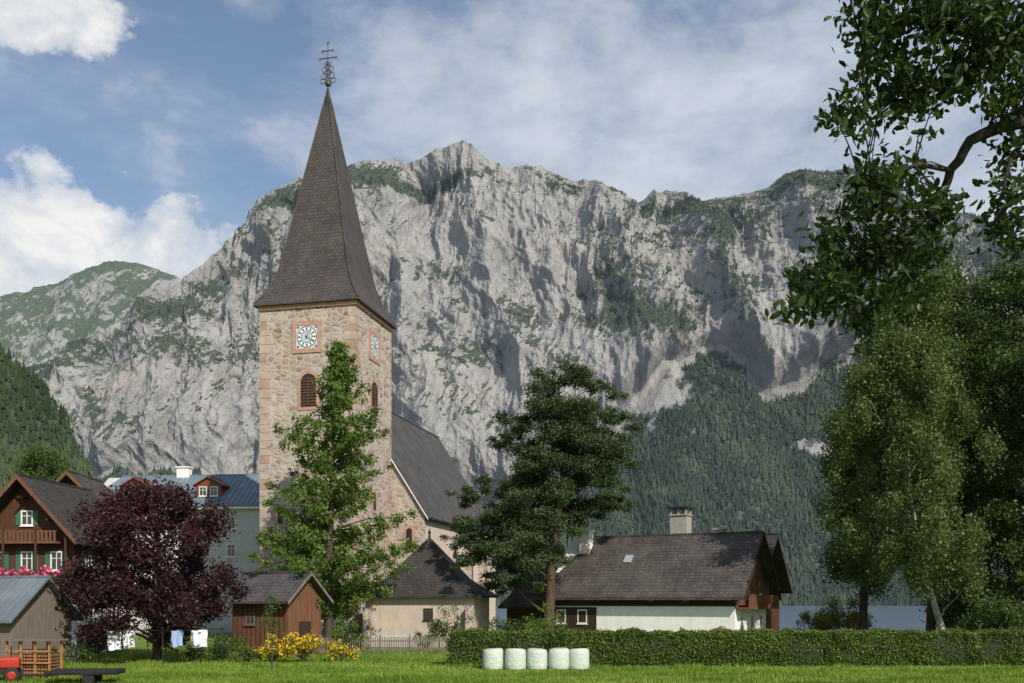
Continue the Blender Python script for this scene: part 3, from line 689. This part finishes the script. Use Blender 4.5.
fboxes('upper_balcony', G, [(0, 8.1, 5.4, .15, .08, .9), (0, 8.9, 5.4, .09, .82, .9)]+[(-2.6+.3*k, 8.5, .16, .75, .83, .89) for k in range(18)], WOOD2, c1_)
fboxes('balcony_posts', G, [(u, 7.1, .14, 4.2, 1.0, 1.09) for u in (-3.4, -1.2, 1.2, 3.4)], WOOD, c1_)
fboxes('gable_brackets', G, [(u, 9.7, .14, .14, 0, 1.25) for u in (-2.1, 2.1)]+[(0, 11.3, .14, .14, 0, 1.25)], WOODK, c1_)
for u in (-2.2, 0, 2.2): window(G, u, 6.8, .8, 1.3, c1_, TRIM, GREENP)
window(G, 0, 9.9, .8, 1.0, c1_, TRIM, GREENP)
for u in (-2.2, 2.0): window(G, u, 2.4, 1.0, 1.3, c1_, TRIM, GREENP)
for u in (2, 5.5): window(GR, u, 6.6, .9, 1.3, c1_, TRIM, GREENP)
flowers('balcony_flowers', c1_, G, -3.6, 3.6, 5.85, 1.3, n=2200, s=.22)
flowers('side_window_flowers', c1_, GR, 1.4, 2.6, 5.9, .25)
c2_ = empty('wooden_chalet', (-39.6, 90, 0), 2); hw = 2.9
body('walls', c2_, -hw, hw, 0, 6, 0, 12.3, 15.2, WOOD, 'y')
roof('roof', c2_, -hw, hw, 0, 6, 12.3, 15.2, ROOFB, 'y', .8, 1.2, .2)
barge('bargeboards', c2_, -1.22, -hw, hw, 12.3, 15.2, WOOD2, 'y', .8, .3, .07, -1)
for u in (-1.4, 1.4): window(G, u, 10.9, .9, 1.3, c2_, TRIM, GREENP)
window(G, 0, 13.2, .7, .8, c2_, TRIM)
fboxes('balcony', G, [(0, 9.6, 5.9, .15, .08, 1.0), (0, 10.4, 5.9, .09, .92, 1.0)]+[(-2.85+.3*k, 10.0, .2, .75, .93, .99) for k in range(20)], WOOD2, c2_)

gb = empty('guest_house', (-41.0, 122, 0), -6)
body('walls', gb, -11.5, 10.5, 0, 11, 0, 15.8, 19.7, GREYW, 'x')
roof('roof', gb, -11.5, 10.5, 0, 11, 15.8, 19.7, ROOFM, 'x', .7, .6, .15, 2.5, 2.5)
kk = 3.9/5.5
V = []; F = []
for q in range(35):
    x = -11.2+q*.64; o = len(V); t = min(1, max(0, 1-max(0, abs(x+.3)-8.4)/3.2))
    for (yy) in (-.7, 5.5*t):
        z = 15.8+kk*yy+.2
        V += [(x-.03, yy, z), (x+.03, yy, z), (x+.03, yy, z+.1), (x-.03, yy, z+.1)]
    F += [(o, o+1, o+5, o+4), (o+1, o+2, o+6, o+5), (o+2, o+3, o+7, o+6), (o+3, o, o+4, o+7)]
pymesh('standing_seams', V, F, ROOFM, gb)
for u in (-5.7, 3.8):
    body('dormer_walls', gb, u-1.6, u+1.6, .8, 5, 15.6, 18.1, 19.0, BROWNP, 'y')
    roof('dormer_roof', gb, u-1.6, u+1.6, .8, 5, 18.1, 19.0, BROWNP, 'y', .35, .3, .12)
    DF = Face((u, .8, 0), (1, 0, 0), (0, -1, 0))
    for s in (-.7, .7): window(DF, s, 17.3, .9, 1.1, gb, TRIM, None, 1)
GF = Face((0, 0, 0), (1, 0, 0), (0, -1, 0))
for u in np.arange(-9, 10, 3.2):
    for z in (13.4, 10.0, 6.6): window(GF, float(u), z, 1.0, 1.5, gb, TRIM)
fboxes('eaves_board', GF, [(0, 15.15, 21.6, .25, .02, .6)], TRIM, gb)
boxes('chimneys', [(-1.4, 5.5, 20.1, 1.6, 1.0, 1.5), (-1.4, 5.5, 20.9, 1.9, 1.3, .15)], WHITE, gb)

sh = empty('timber_shed', M(-232, -47, 76)[:2]+(0,), -28)
body('walls', sh, -3, 2.4, -1.9, 1.9, 0, 4.3, 5.9, WOOD2, 'x')
roof('roof', sh, -3, 2.4, -1.9, 1.9, 4.3, 5.9, ROOFG, 'x', .7, .6, .14)
SF = Face((2.4, 0, 0), (0, 1, 0), (1, 0, 0)); SF2 = Face((0, -1.9, 0), (1, 0, 0), (0, -1, 0))
barge('bargeboards', sh, 3.02, -1.9, 1.9, 4.3, 5.9, WOODG, 'x', .7, .2, .05, 1)
fboxes('shed_door', SF, [(0, 1.2, 1.3, 2.4, .0, .07)], WOODK, sh); window(SF2, -1.2, 2.6, .8, .8, sh, WOODG)
fboxes('battens', SF2, [(-2.9+.45*k, 2.1, .07, 4.2, .0, .04) for k in range(12)], WOOD, sh)

ob = empty('outbuilding', (-34.8, 61, 0), -14)
body('walls', ob, -6, 5.0, 0, 5.4, 0, 3.1, 5.3, WOODG, 'x')
roof('roof', ob, -6, 5.0, 0, 5.4, 3.1, 5.3, ROOFM2, 'x', .6, .5, .12)
kk = 2.2/2.7
V = []; F = []
for q in range(24):
    x = -6.3+q*.49; o = len(V)
    for yy in (-.6, 2.7):
        z = 3.1+kk*yy+.17; V += [(x-.02, yy, z), (x+.02, yy, z), (x+.02, yy, z+.07), (x-.02, yy, z+.07)]
    F += [(o, o+1, o+5, o+4), (o+1, o+2, o+6, o+5), (o+2, o+3, o+7, o+6), (o+3, o, o+4, o+7)]
pymesh('roof_seams', V, F, ROOFM2, ob)
OF = Face((0, 0, 0), (1, 0, 0), (0, -1, 0)); window(OF, 2.5, 1.8, 1.2, .9, ob, WOODG)
fboxes('door', OF, [(-1, 1.1, 1.1, 2.2, 0, .06)], WOODK, ob)

# ------------------------------------------------------------------ fence, bales, rack, tractor, laundry
fe = empty('picket_fence', (-14.2, 74, 0), 4)
L = [(i_*.17, rng.uniform(-.01, .01), .62+rng.uniform(-.06, .06), .08, .03, 1.25, rng.uniform(-8, 8)) for i_ in range(58)]
boxes('pickets', L, WOODG, fe); boxes('rails', [(4.9, .06, .35, 10.0, .05, .09), (4.9, .06, .95, 10.0, .05, .09)], WOODG, fe)
boxes('posts', [(i_*2.2, .15, .7, .12, .12, 1.45) for i_ in range(5)], WOODG, fe)
for i_, px in enumerate((493, 515.5, 537, 559, 579)):
    R_ = .585+.015*math.sin(i_*2.3); n_ = 36
    pr = [(.001, 0), (R_*.93, 0), (R_, .08), (R_*1.03, .25), (R_*1.035, .45), (R_*1.03, .7), (R_*1.02, .95), (R_*.99, 1.1), (R_*.9, 1.18), (R_*.6, 1.215), (.001, 1.2)]
    b = lathe('hay_bale', pr, (0, 0, 0), BALE, None, n_); b.location = ((px-512)*.0575, 57.5+.15*math.sin(i_*5), 0); b.rotation_euler = (0, 0, i_*1.3)
    for v in b.data.vertices:
        q = 1+.05*(float(fbm(math.atan2(v.co.y, v.co.x)*2.5+i_*9, v.co.z*5, 3, i_))-.5); v.co.x *= q; v.co.y *= q; v.co.z *= 1+.03*math.sin(i_*3.1+v.co.x*2)

wr = empty('firewood_rack', (-24.6, 51.5, 0), -10)
boxes('posts', [(x, y, .95, .09, .09, 1.9) for x in (-1.2, -.4, .4, 1.2) for y in (-.5, .5)], WOODO, wr)
boxes('rails', [(0, y, z, 2.6, .05, .09) for y in (-.56, .56) for z in (.2, .8, 1.4)], WOODO, wr)
boxes('roof_board', [(0, 0, 1.95, 2.9, 1.5, .07)], WOODG, wr)
tb = Tubes()
for a in range(14):
    for b in range(7): tb.add([(-1.1+.17*a, -.42, .12+.17*b+rng.uniform(-.02, .02)), (-1.1+.17*a, .42, .12+.17*b)], [.075, .075], 7)
tb.make('logs', WOOD2, wr)
boxes('log_ends', [(-1.1+.17*a, -.43, .12+.17*b, .10, .02, .10) for a in range(14) for b in range(7)], WOODO, wr)

tr_ = empty('tractor', (-25.2, 48.3, 0), 20)
def wheel(x, y, r, w_, nm):
    lathe(nm+'_tyre', [(r*.55, -w_/2), (r*.92, -w_/2), (r, -w_/3), (r, w_/3), (r*.92, w_/2), (r*.55, w_/2)], (x, y, r), RUBBER, tr_, 24, 'y')
    lathe(nm+'_rim', [(.02, -w_*.35), (r*.3, -w_*.3), (r*.56, -w_*.42), (r*.56, w_*.42), (.02, w_*.3)], (x, y, r), RED, tr_, 18, 'y')
for y in (-.75, .75): wheel(-.9, y, .68, .34, 'rear_wheel'); wheel(1.0, y*.85, .38, .22, 'front_wheel')
def bev(name, c, s, mat, par, w_=.06):
    o_ = boxes(name, [c+s], mat, par); md = o_.modifiers.new('b', 'BEVEL'); md.width = w_; md.segments = 3; return o_
bev('hood', (.55, 0, .95), (1.5, .6, .55), RED, tr_, .1); bev('chassis', (0, 0, .55), (2.2, .4, .3), DARK, tr_); bev('seat', (-.75, 0, 1.15), (.5, .5, .12), DARK, tr_)
bev('seat_back', (-1.0, 0, 1.4), (.1, .5, .45), DARK, tr_); boxes('grille', [(1.31, 0, .93, .02, .45, .4)], DARK, tr_)
for y in (-.75, .75): bev('fender', (-.9, y, 1.42), (1.1, .38, .06), RED, tr_, .03)
tb = Tubes(); tb.add([(-.15, 0, 1.1), (-.32, 0, 1.45)], [.03, .03])
tb.add([(-.32+.1*math.cos(a), .2*math.sin(a), 1.45+.1*math.cos(a)) for a in np.linspace(0, 2*math.pi, 13)], [.02]*13)
tb.add([(-1.3, -.5, 1.0), (-1.3, -.5, 2.0), (-1.3, .5, 2.0), (-1.3, .5, 1.0)], [.035]*4); tb.add([(.9, .15, 1.2), (.9, .15, 1.75)], [.035, .035]); tb.make('steering_and_bar', DARK, tr_)
ft = empty('flat_trailer', (-20.3, 47.6, 0), 6)
boxes('deck', [(0, 0, .52, 3.2, 1.5, .08)], WOODK, ft); boxes('side_rails', [(0, -.77, .62, 3.2, .04, .16), (0, .77, .62, 3.2, .04, .16), (1.62, 0, .62, .04, 1.5, .16)], DARK, ft)
boxes('drawbar', [(-2.2, 0, .45, 1.4, .1, .1)], DARK, ft)
for y in (-.6, .6): lathe('trailer_wheel', [(.02, -.1), (.2, -.1), (.28, -.09), (.3, 0), (.28, .09), (.2, .1), (.02, .1)], (.3, y, .3), RUBBER, ft, 18, 'y')

cl_ = empty('clothesline', (-25.0, 61.6, 0), 5)
tb = Tubes()
for x in (0, 3.4, 7.0): tb.add([(x, 0, 0), (x, 0, 2.3)], [.05, .04]); tb.add([(x, -.5, 2.2), (x, .5, 2.2)], [.03, .03])
for y in (-.4, .4): tb.add([(0, y, 2.2), (3.4, y, 2.1), (7, y, 2.2)], [.012]*3, 4)
tb.make('poles_and_lines', DARK, cl_)
CLW = mat_plain('white_cotton', (.68, .69, .73), .1, 2); CLB = mat_plain('blue_cotton', (.28, .36, .58), .1, 2)
for x, ww, hh, y, mt in ((.2, .8, 1.2, -.4, CLW), (1.1, .5, .9, -.4, CLW), (1.0, .6, 1.1, .4, CLW), (4.0, .7, 1.0, -.4, CLB), (5.3, .6, .9, -.4, CLW), (5.0, 1.0, 1.1, .4, CLW)):
    V = []; F = []
    for a in range(9):
        for b in range(7):
            V.append((x+ww*a/8+.03*math.sin(b*1.3), y+.10*math.sin(a*1.7+b*.4)*(b/6), 2.14-hh*b/6-.05*math.sin(a*.8)))
    for a in range(8):
        for b in range(6): F.append((a*7+b, a*7+b+1, a*7+b+8, a*7+b+7))
    pymesh('hanging_cloth', V, F, mt, cl_, True)

# ------------------------------------------------------------------ hedge
he = empty('hedge', (0, 0, 0)); hx0, hx1 = -3.5, 36.0; hy = 60.9
nx = 160; V = []; F = []
for i_ in range(nx+1):
    x = hx0+(hx1-hx0)*i_/nx
    for (yy, zz) in ((hy-.62, 0), (hy-.66, 1.2), (hy-.55, 1.9), (hy+.55, 1.9), (hy+.66, 1.2), (hy+.62, 0)):
        q = .09*(float(fbm(x/.7, yy+zz*1.3, 3, 5))-.5)*2; V.append((x, yy+q, zz+q*(zz > 1.5)))
for i_ in range(nx):
    for k in range(5): F.append((i_*6+k, i_*6+k+1, i_*6+k+7, i_*6+k+6))
F += [tuple(range(5, -1, -1)), tuple(nx*6+k for k in range(6))]
pymesh('hedge_core', V, F, mat_plain('hedge_inside', (.018, .03, .010), .3, 3), he)
n = 95000; x = rng.uniform(hx0-.1, hx1, n); t = rng.uniform(0, 1, n); top = t > .6
y = np.where(top, hy+rng.uniform(-.65, .65, n), hy-.66+.08*rng.normal(size=n)); z = np.where(top, 2.0+.08*rng.normal(size=n), rng.uniform(0, 2.05, n))
bump = (fbm(x/.8, y+z/.8, 3, 77)-.5); y = y-np.where(top, 0, bump*.5); z = z+np.where(top, (fbm(x/.7, x*0, 4, 78)-.5)*.5, 0)
tone = .5*rng.uniform(0, 1, n)+.8*fbm(x/1.4, z/.7+y, 4, 8)-.15
leafmesh('hedge_leaves', np.stack([x, y, z], 1), tone, .13, LF_HEDGE, he, .4, 1.5)
C, T = fill([(hx0-.05, hy+a, b, .5) for a in (-.3, .3) for b in (.4, 1.1, 1.5)], 900); leafmesh('hedge_end', C, T, .13, LF_HEDGE, he)

# ------------------------------------------------------------------ trees
def pt(px, py, d, dy=0):
    p = M(px-512, 600-py, d); return (p[0], p[1]+dy, p[2])
bx, by = pt(328, 600, 80)[:2]; cl = []
def lp(f): return np.interp(f, [0, .1, .22, .38, .52, .66, .8, .92, 1], [3.6, 5.8, 6.3, 5.1, 4.5, 3.8, 2.5, 1.2, .3])
for k in range(210):
    f = rng.uniform(0, 1)**.9; z = 2.6+22.0*f; R = float(lp(f))*rng.uniform(.55, 1.22); a = rng.uniform(0, 2*math.pi)
    m__ = max(1, int(R/1.3))
    for j in range(m__+1):
        q = (j+.7)/(m__+1); cl.append((bx+math.cos(a)*R*q+.9*f, by+math.sin(a)*R*q, z+R*.25*q*q, rng.uniform(.42, .9)*(1-.35*f)))
tree('deciduous_tree', [(bx, by, 0), (bx+.1, by, 8), (bx+.4, by, 16), (bx+.9, by, 23.8)], [.42, .3, .16, .03], cl, 230, .27, LF_BRIGHT, BARK, .85, .25, .2, .2, 1.8, .5, .6, .2)
# big pine
bx, by = pt(548, 600, 84)[:2]; cl = []
pads = [(575, 378, 28), (548, 380, 22), (607, 388, 22), (538, 405, 28), (580, 408, 32), (614, 418, 22), (518, 430, 24), (556, 438, 34), (598, 445, 34), (620, 455, 16), (506, 440, 16), (530, 462, 30), (570, 470, 34), (608, 480, 26),
        (513, 487, 24), (550, 497, 34), (590, 503, 30), (618, 503, 17), (482, 490, 19), (463, 496, 15), (498, 515, 28), (538, 522, 32), (468, 522, 20), (457, 538, 16), (488, 546, 28), (522, 554, 30), (550, 560, 22), (470, 560, 20), (498, 580, 22), (530, 586, 18), (560, 420, 34), (575, 450, 34), (560, 485, 36), (550, 515, 32), (530, 535, 32), (585, 435, 34), (540, 450, 30), (590, 475, 32), (535, 490, 30), (575, 520, 26), (510, 530, 28), (510, 560, 28)]
for px, py, r in pads:
    for k in range(10):
        a = rng.uniform(0, 6.28); q = rng.uniform(.05, 1.08); rr = r*.084
        c = pt(px, py, 84); cl.append((c[0]+math.cos(a)*rr*q, c[1]+math.sin(a)*rr*1.9*q, c[2]+rng.normal()*rr*.28, rr*rng.uniform(.30, .54)))
tree('pine_tree', [(bx, by, 0), (bx+.3, by, 7), (bx+1.2, by, 14), (bx+2.2, by, 21)], [.5, .38, .24, .06], cl, 400, .25, LF_PINE, BARKP, .55, .35, .10, .5, 2.4, 0, .6, .22)
# purple plum
bx, by = pt(157, 600, 65)[:2]
cl = crown(bx, by, 1.6, 11.0, lambda f: 6.0*math.sqrt(max(0, 1-(2*f-.85)**2/1.45)), 125, 1.0, .4, 1, .5)
tree('purple_plum_tree', [(bx, by, 0), (bx, by, 2), (bx+.2, by, 5), (bx, by, 9)], [.3, .26, .18, .05], cl, 330, .24, LF_PURP, BARK, .8, .45, .5)
# light tree with the leaning pale trunk
d = 72; b0 = pt(950, 600, d); cl = []
for k in range(220):
    f = rng.uniform(0, 1); z = 5.2+18.0*f; R = float(np.interp(f, [0, .2, .5, .8, 1], [5.4, 6.5, 6.0, 4.2, 1.0]))
    a = rng.uniform(0, 6.28); q = rng.uniform(.2, 1)*(1+.1*math.sin(a*4+f*9)); cx = b0[0]-2.2*min(1, z/14)-1.0
    r = rng.uniform(.6, 1.15); cl.append((cx+math.cos(a)*R*q, b0[1]+math.sin(a)*R*q, z-.5*q, r, r*rng.uniform(1.1, 1.8)))
tree('birch_tree', [(b0[0], b0[1], 0), (b0[0]-.8, b0[1], 2.6), (b0[0]-1.7, b0[1], 5.6), (b0[0]-2.6, b0[1]+.8, 12), (b0[0]-2.8, b0[1]+1, 21)], [.29, .24, .18, .08, .03], cl, 420, .23, LF_BIRCH, BARKB, .8, .6, .06, .1, 1.6, 1.2, .6, .15)
for (px, d, top, R, n, z0, mt) in ((930, 88, 262, 8.2, 170, 7, LF_MID), (1010, 84, 275, 8.5, 190, 2, LF_DARK), (1085, 76, 310, 7, 80, 3, LF_DARK), (862, 92, 380, 4.0, 70, 5.0, LF_MID), (985, 92, 300, 6.5, 120, 1.5, LF_DARK)):
    b0 = pt(px, 600, d); zt = pt(0, top, d)[2]
    cl = crown(b0[0], b0[1], z0, zt, lambda f: R*float(np.interp(f, [0, .15, .5, .8, 1], [.7, .95, 1, .8, .25])), n, 1.5, .4, 1, .5)
    tree('deciduous_tree', [(b0[0], b0[1], 0), (b0[0]+.3, b0[1], 8), (b0[0], b0[1], zt*.85)], [.42, .32, .08], cl, 200, .30, mt, BARK, .8, .6, .3)
b0 = pt(45, 600, 118); cl = crown(b0[0], b0[1], 6, 21.8, lambda f: 5.2*math.sqrt(max(0, 1-(2*f-1)**2*.9)), 60, 1.3)
tree('deciduous_tree', [(b0[0], b0[1], 0), (b0[0], b0[1], 9), (b0[0], b0[1], 18)], [.4, .3, .08], cl, 200, .3, LF_MID, BARK)
b0 = pt(272, 600, 57); cl = crown(b0[0], b0[1], 1.6, 4.3, lambda f: .8*(1-.6*f), 18, .33)
tree('sapling', [(b0[0], b0[1], 0), (b0[0], b0[1], 2), (b0[0], b0[1], 4.0)], [.045, .04, .015], cl, 260, .14, LF_MID, BARK)
def bush(name, px, d, rx, h, mat, n=16, dens=330, ls=.16, fl=None, z0=0):
    b0 = pt(px, 600, d); e = empty(name, (b0[0], b0[1], z0)); cl = []; tb = Tubes()
    for k in range(n):
        a = rng.uniform(0, 6.28); q = math.sqrt(rng.uniform(0, 1)); z = h*(.2+.62*rng.uniform(0, 1)*math.sqrt(max(.05, 1-q*q*.8))); r = min(rx, h)*rng.uniform(.2, .36)
        cl.append((math.cos(a)*rx*q*.85, math.sin(a)*rx*q*.6, z, r)); branchto(tb, (0, 0, 0), cl[-1][:3], .04, .01)
    tb.make('stems', BARK, e); C, T = fill(cl, dens, .85, .5); leafmesh('foliage', C, T, ls, mat, e)
    if fl: C, T = fill([(c[0], c[1]-.1, c[2]+.1, c[3]*1.1) for c in cl], dens*.4, .85, .2); leafmesh('flowers', C, T, .13, fl, e, .5, 1.1)
    return e
bush('yellow_flower_shrub', 272, 64, 1.2, 1.9, LF_YEL, 18, 400, .14, FL_YEL); bush('yellow_flower_shrub', 305, 64, 1.5, 2.3, LF_YEL, 18, 400, .14, FL_YEL); bush('yellow_flower_shrub', 339, 65, 1.2, 1.6, LF_YEL, 16, 400, .14, FL_YEL)
bush('garden_shrub', 350, 70, 1.5, 3.6, LF_BRIGHT, 20); bush('garden_shrub', 225, 65, 2.2, 2.0, LF_MID, 18); bush('garden_shrub', 190, 63, 1.8, 1.2, LF_MID, 16); bush('garden_shrub', 245, 64, 1.2, 1.5, LF_MID, 14)
bush('garden_shrub', 75, 62, 1.2, 1.8, LF_MID, 16); bush('garden_shrub', 95, 72, 2.2, 3.0, LF_DARK, 16); bush('garden_shrub', 50, 56, 1.2, 1.6, LF_MID, 14)
bush('garden_shrub', 452, 80, 1.9, 4.4, LF_DARK, 22); bush('garden_shrub', 425, 78, 1.2, 2.2, LF_MID, 16); bush('garden_shrub', 500, 74, 2.2, 3.2, LF_DARK, 20); bush('garden_shrub', 475, 72, 1.0, 2.8, LF_YEL, 8)
bush('garden_shrub', 545, 72, 2.0, 4.9, LF_BRIGHT, 26); bush('garden_shrub', 568, 70, 1.2, 3.0, LF_MID, 14)
for px, d, rx, h, mt in ((815, 96, 1.9, 3.8, LF_YEL), (842, 98, 3.0, 5.4, LF_YEL), (1000, 68, 3, 5.2, LF_DARK), (1028, 66, 2.6, 5.6, LF_MID), (980, 78, 2.4, 3.2, LF_DARK)):
    bush('garden_shrub', px, d, rx, h, mt, 28, 260, .2)

# ------------------------------------------------------------------ near tree overhanging from the right
e = empty('walnut_tree', (9.0, 13.5, 0)); o = Vector((9.0, 13.5, 0)); tb = Tubes()
tb.add([Vector(p)-o for p in ((9, 13.5, 0), (8.9, 13.4, 3), (8.7, 13.2, 6.5), (8.9, 13.3, 10), (9.1, 13.5, 14))], [.38, .3, .24, .16, .05], 12)
limbs = []
def limb(pts, r0, r1=.02):
    P0 = [Vector(pt(*p))-o for p in pts]; P_ = []
    for a_, b_ in zip(P0[:-1], P0[1:]):
        for f in (0, .33, .67): P_.append(a_.lerp(b_, f)+Vector(rng.normal(size=3))*.012)
    P_.append(P0[-1]); n_ = len(P_); tb.add(P_, [r0*(1-i_/(n_-1))**.8+r1 for i_ in range(n_)], 7); limbs.append(P_)
limb([(1175, 240, 13.2), (1090, 150, 12.6), (1035, 122, 12.2), (1000, 127, 12), (970, 140, 12), (952, 170, 12.2), (938, 205, 12.4), (905, 238, 12.4), (868, 258, 12.3), (828, 282, 12.3), (800, 305, 12.3)], .085, .008)
limb([(1180, 160, 13.2), (1080, 70, 12.8), (1010, 45, 12.6), (950, 30, 12.5), (900, 22, 12.4), (858, 30, 12.4)], .07, .008)
limb([(1180, 60, 13.3), (1080, -20, 13), (980, -45, 12.6), (900, -40, 12.4), (868, -20, 12.4)], .07, .01)
limb([(1010, 45, 12.6), (960, 75, 12.3), (925, 95, 12.2), (880, 105, 12.2), (835, 115, 12.2)], .03, .006)
limb([(952, 170, 12.2), (915, 165, 12.0), (880, 175, 12.0), (862, 185, 12)], .028, .006)
limb([(1035, 122, 12.2), (1010, 160, 12), (1000, 200, 12), (990, 235, 12)], .03, .006)
limb([(938, 205, 12.4), (925, 250, 12.3), (900, 290, 12.3), (870, 315, 12.3), (855, 325, 12.3)], .028, .006)
limb([(1175, 240, 13.2), (1100, 215, 12.6), (1050, 205, 12.3), (1020, 220, 12.2), (1010, 245, 12.2)], .04, .008)
dens_pts = [(868, 8, 24, 14), (900, 30, 32, 24), (945, 15, 34, 26), (990, 15, 34, 26), (1020, 30, 32, 20), (872, 55, 20, 10), (905, 72, 24, 16), (950, 65, 26, 18), (995, 72, 26, 18), (1025, 90, 26, 14), (850, 100, 14, 5), (838, 118, 8, 4), (880, 108, 18, 9),
            (915, 105, 18, 9), (1005, 160, 22, 8), (1020, 190, 22, 10), (1000, 225, 18, 8), (1018, 240, 14, 7), (875, 168, 16, 8), (858, 182, 12, 6), (900, 180, 20, 9), (925, 200, 20, 10), (948, 205, 16, 8), (880, 215, 24, 14), (850, 225, 18, 10), (825, 240, 14, 8), (905, 250, 24, 14), (935, 250, 18, 10), (868, 258, 24, 14), (835, 268, 20, 12), (808, 282, 16, 10),
            (797, 305, 10, 7), (850, 292, 20, 11), (885, 285, 20, 10), (865, 318, 12, 7), (915, 280, 16, 7), (826, 300, 14, 8), (1045, 60, 50, 22), (1050, 160, 40, 14), (900, -20, 45, 16), (970, -25, 50, 18), (1040, -20, 50, 14), (1000, 110, 22, 7), (960, 105, 22, 6)]
C = []; T = []
allp = [p for l in limbs for p in l]
for px, py, r, n_ in dens_pts:
    for k in range(n_):
        q = Vector(pt(px+rng.normal()*r*.5, py+rng.normal()*r*.5, 12.2+rng.normal()*.45))-o
        near = min(allp, key=lambda a_: (a_-q).length)
        midp = near.lerp(q, .5)+Vector((0, 0, .05)); tb.add([near, midp, q], [.011, .008, .004], 4)
        t0 = rng.uniform(0, 1)
        ax = (q-near).normalized() if (q-near).length > .01 else Vector((0, 0, -1))
        for j in range(14):
            c = q+Vector(rng.normal(size=3))*.10+ax*rng.uniform(-.24, .10); C.append(tuple(c)); T.append(.6*rng.uniform(0, 1)+.4*t0)
tb.make('trunk_and_limbs', mat_wood('walnut_bark', (.035, .028, .023), 8), e)
leafmesh('foliage', np.array(C), np.array(T), .13, LF_NEAR, e, .5, 2.1, True, .9)
cl = [(c[0]-9, c[1]-13.5, c[2], c[3]) for c in crown(9.6, 13.8, 8.5, 16, lambda f: 3.2*math.sqrt(max(0, 1-(2*f-1)**2*.9)), 40, .9)]
C, T = fill(cl, 90); C = C[(C[:, 0]+9)/(C[:, 1]+13.5) > .53]; T = T[:len(C)]
leafmesh('upper_foliage', C, T, .16, LF_NEAR, e, .5, 2.0, True)
print('done', sum(len(o_.data.polygons) for o_ in bpy.data.objects if o_.type == 'MESH'))
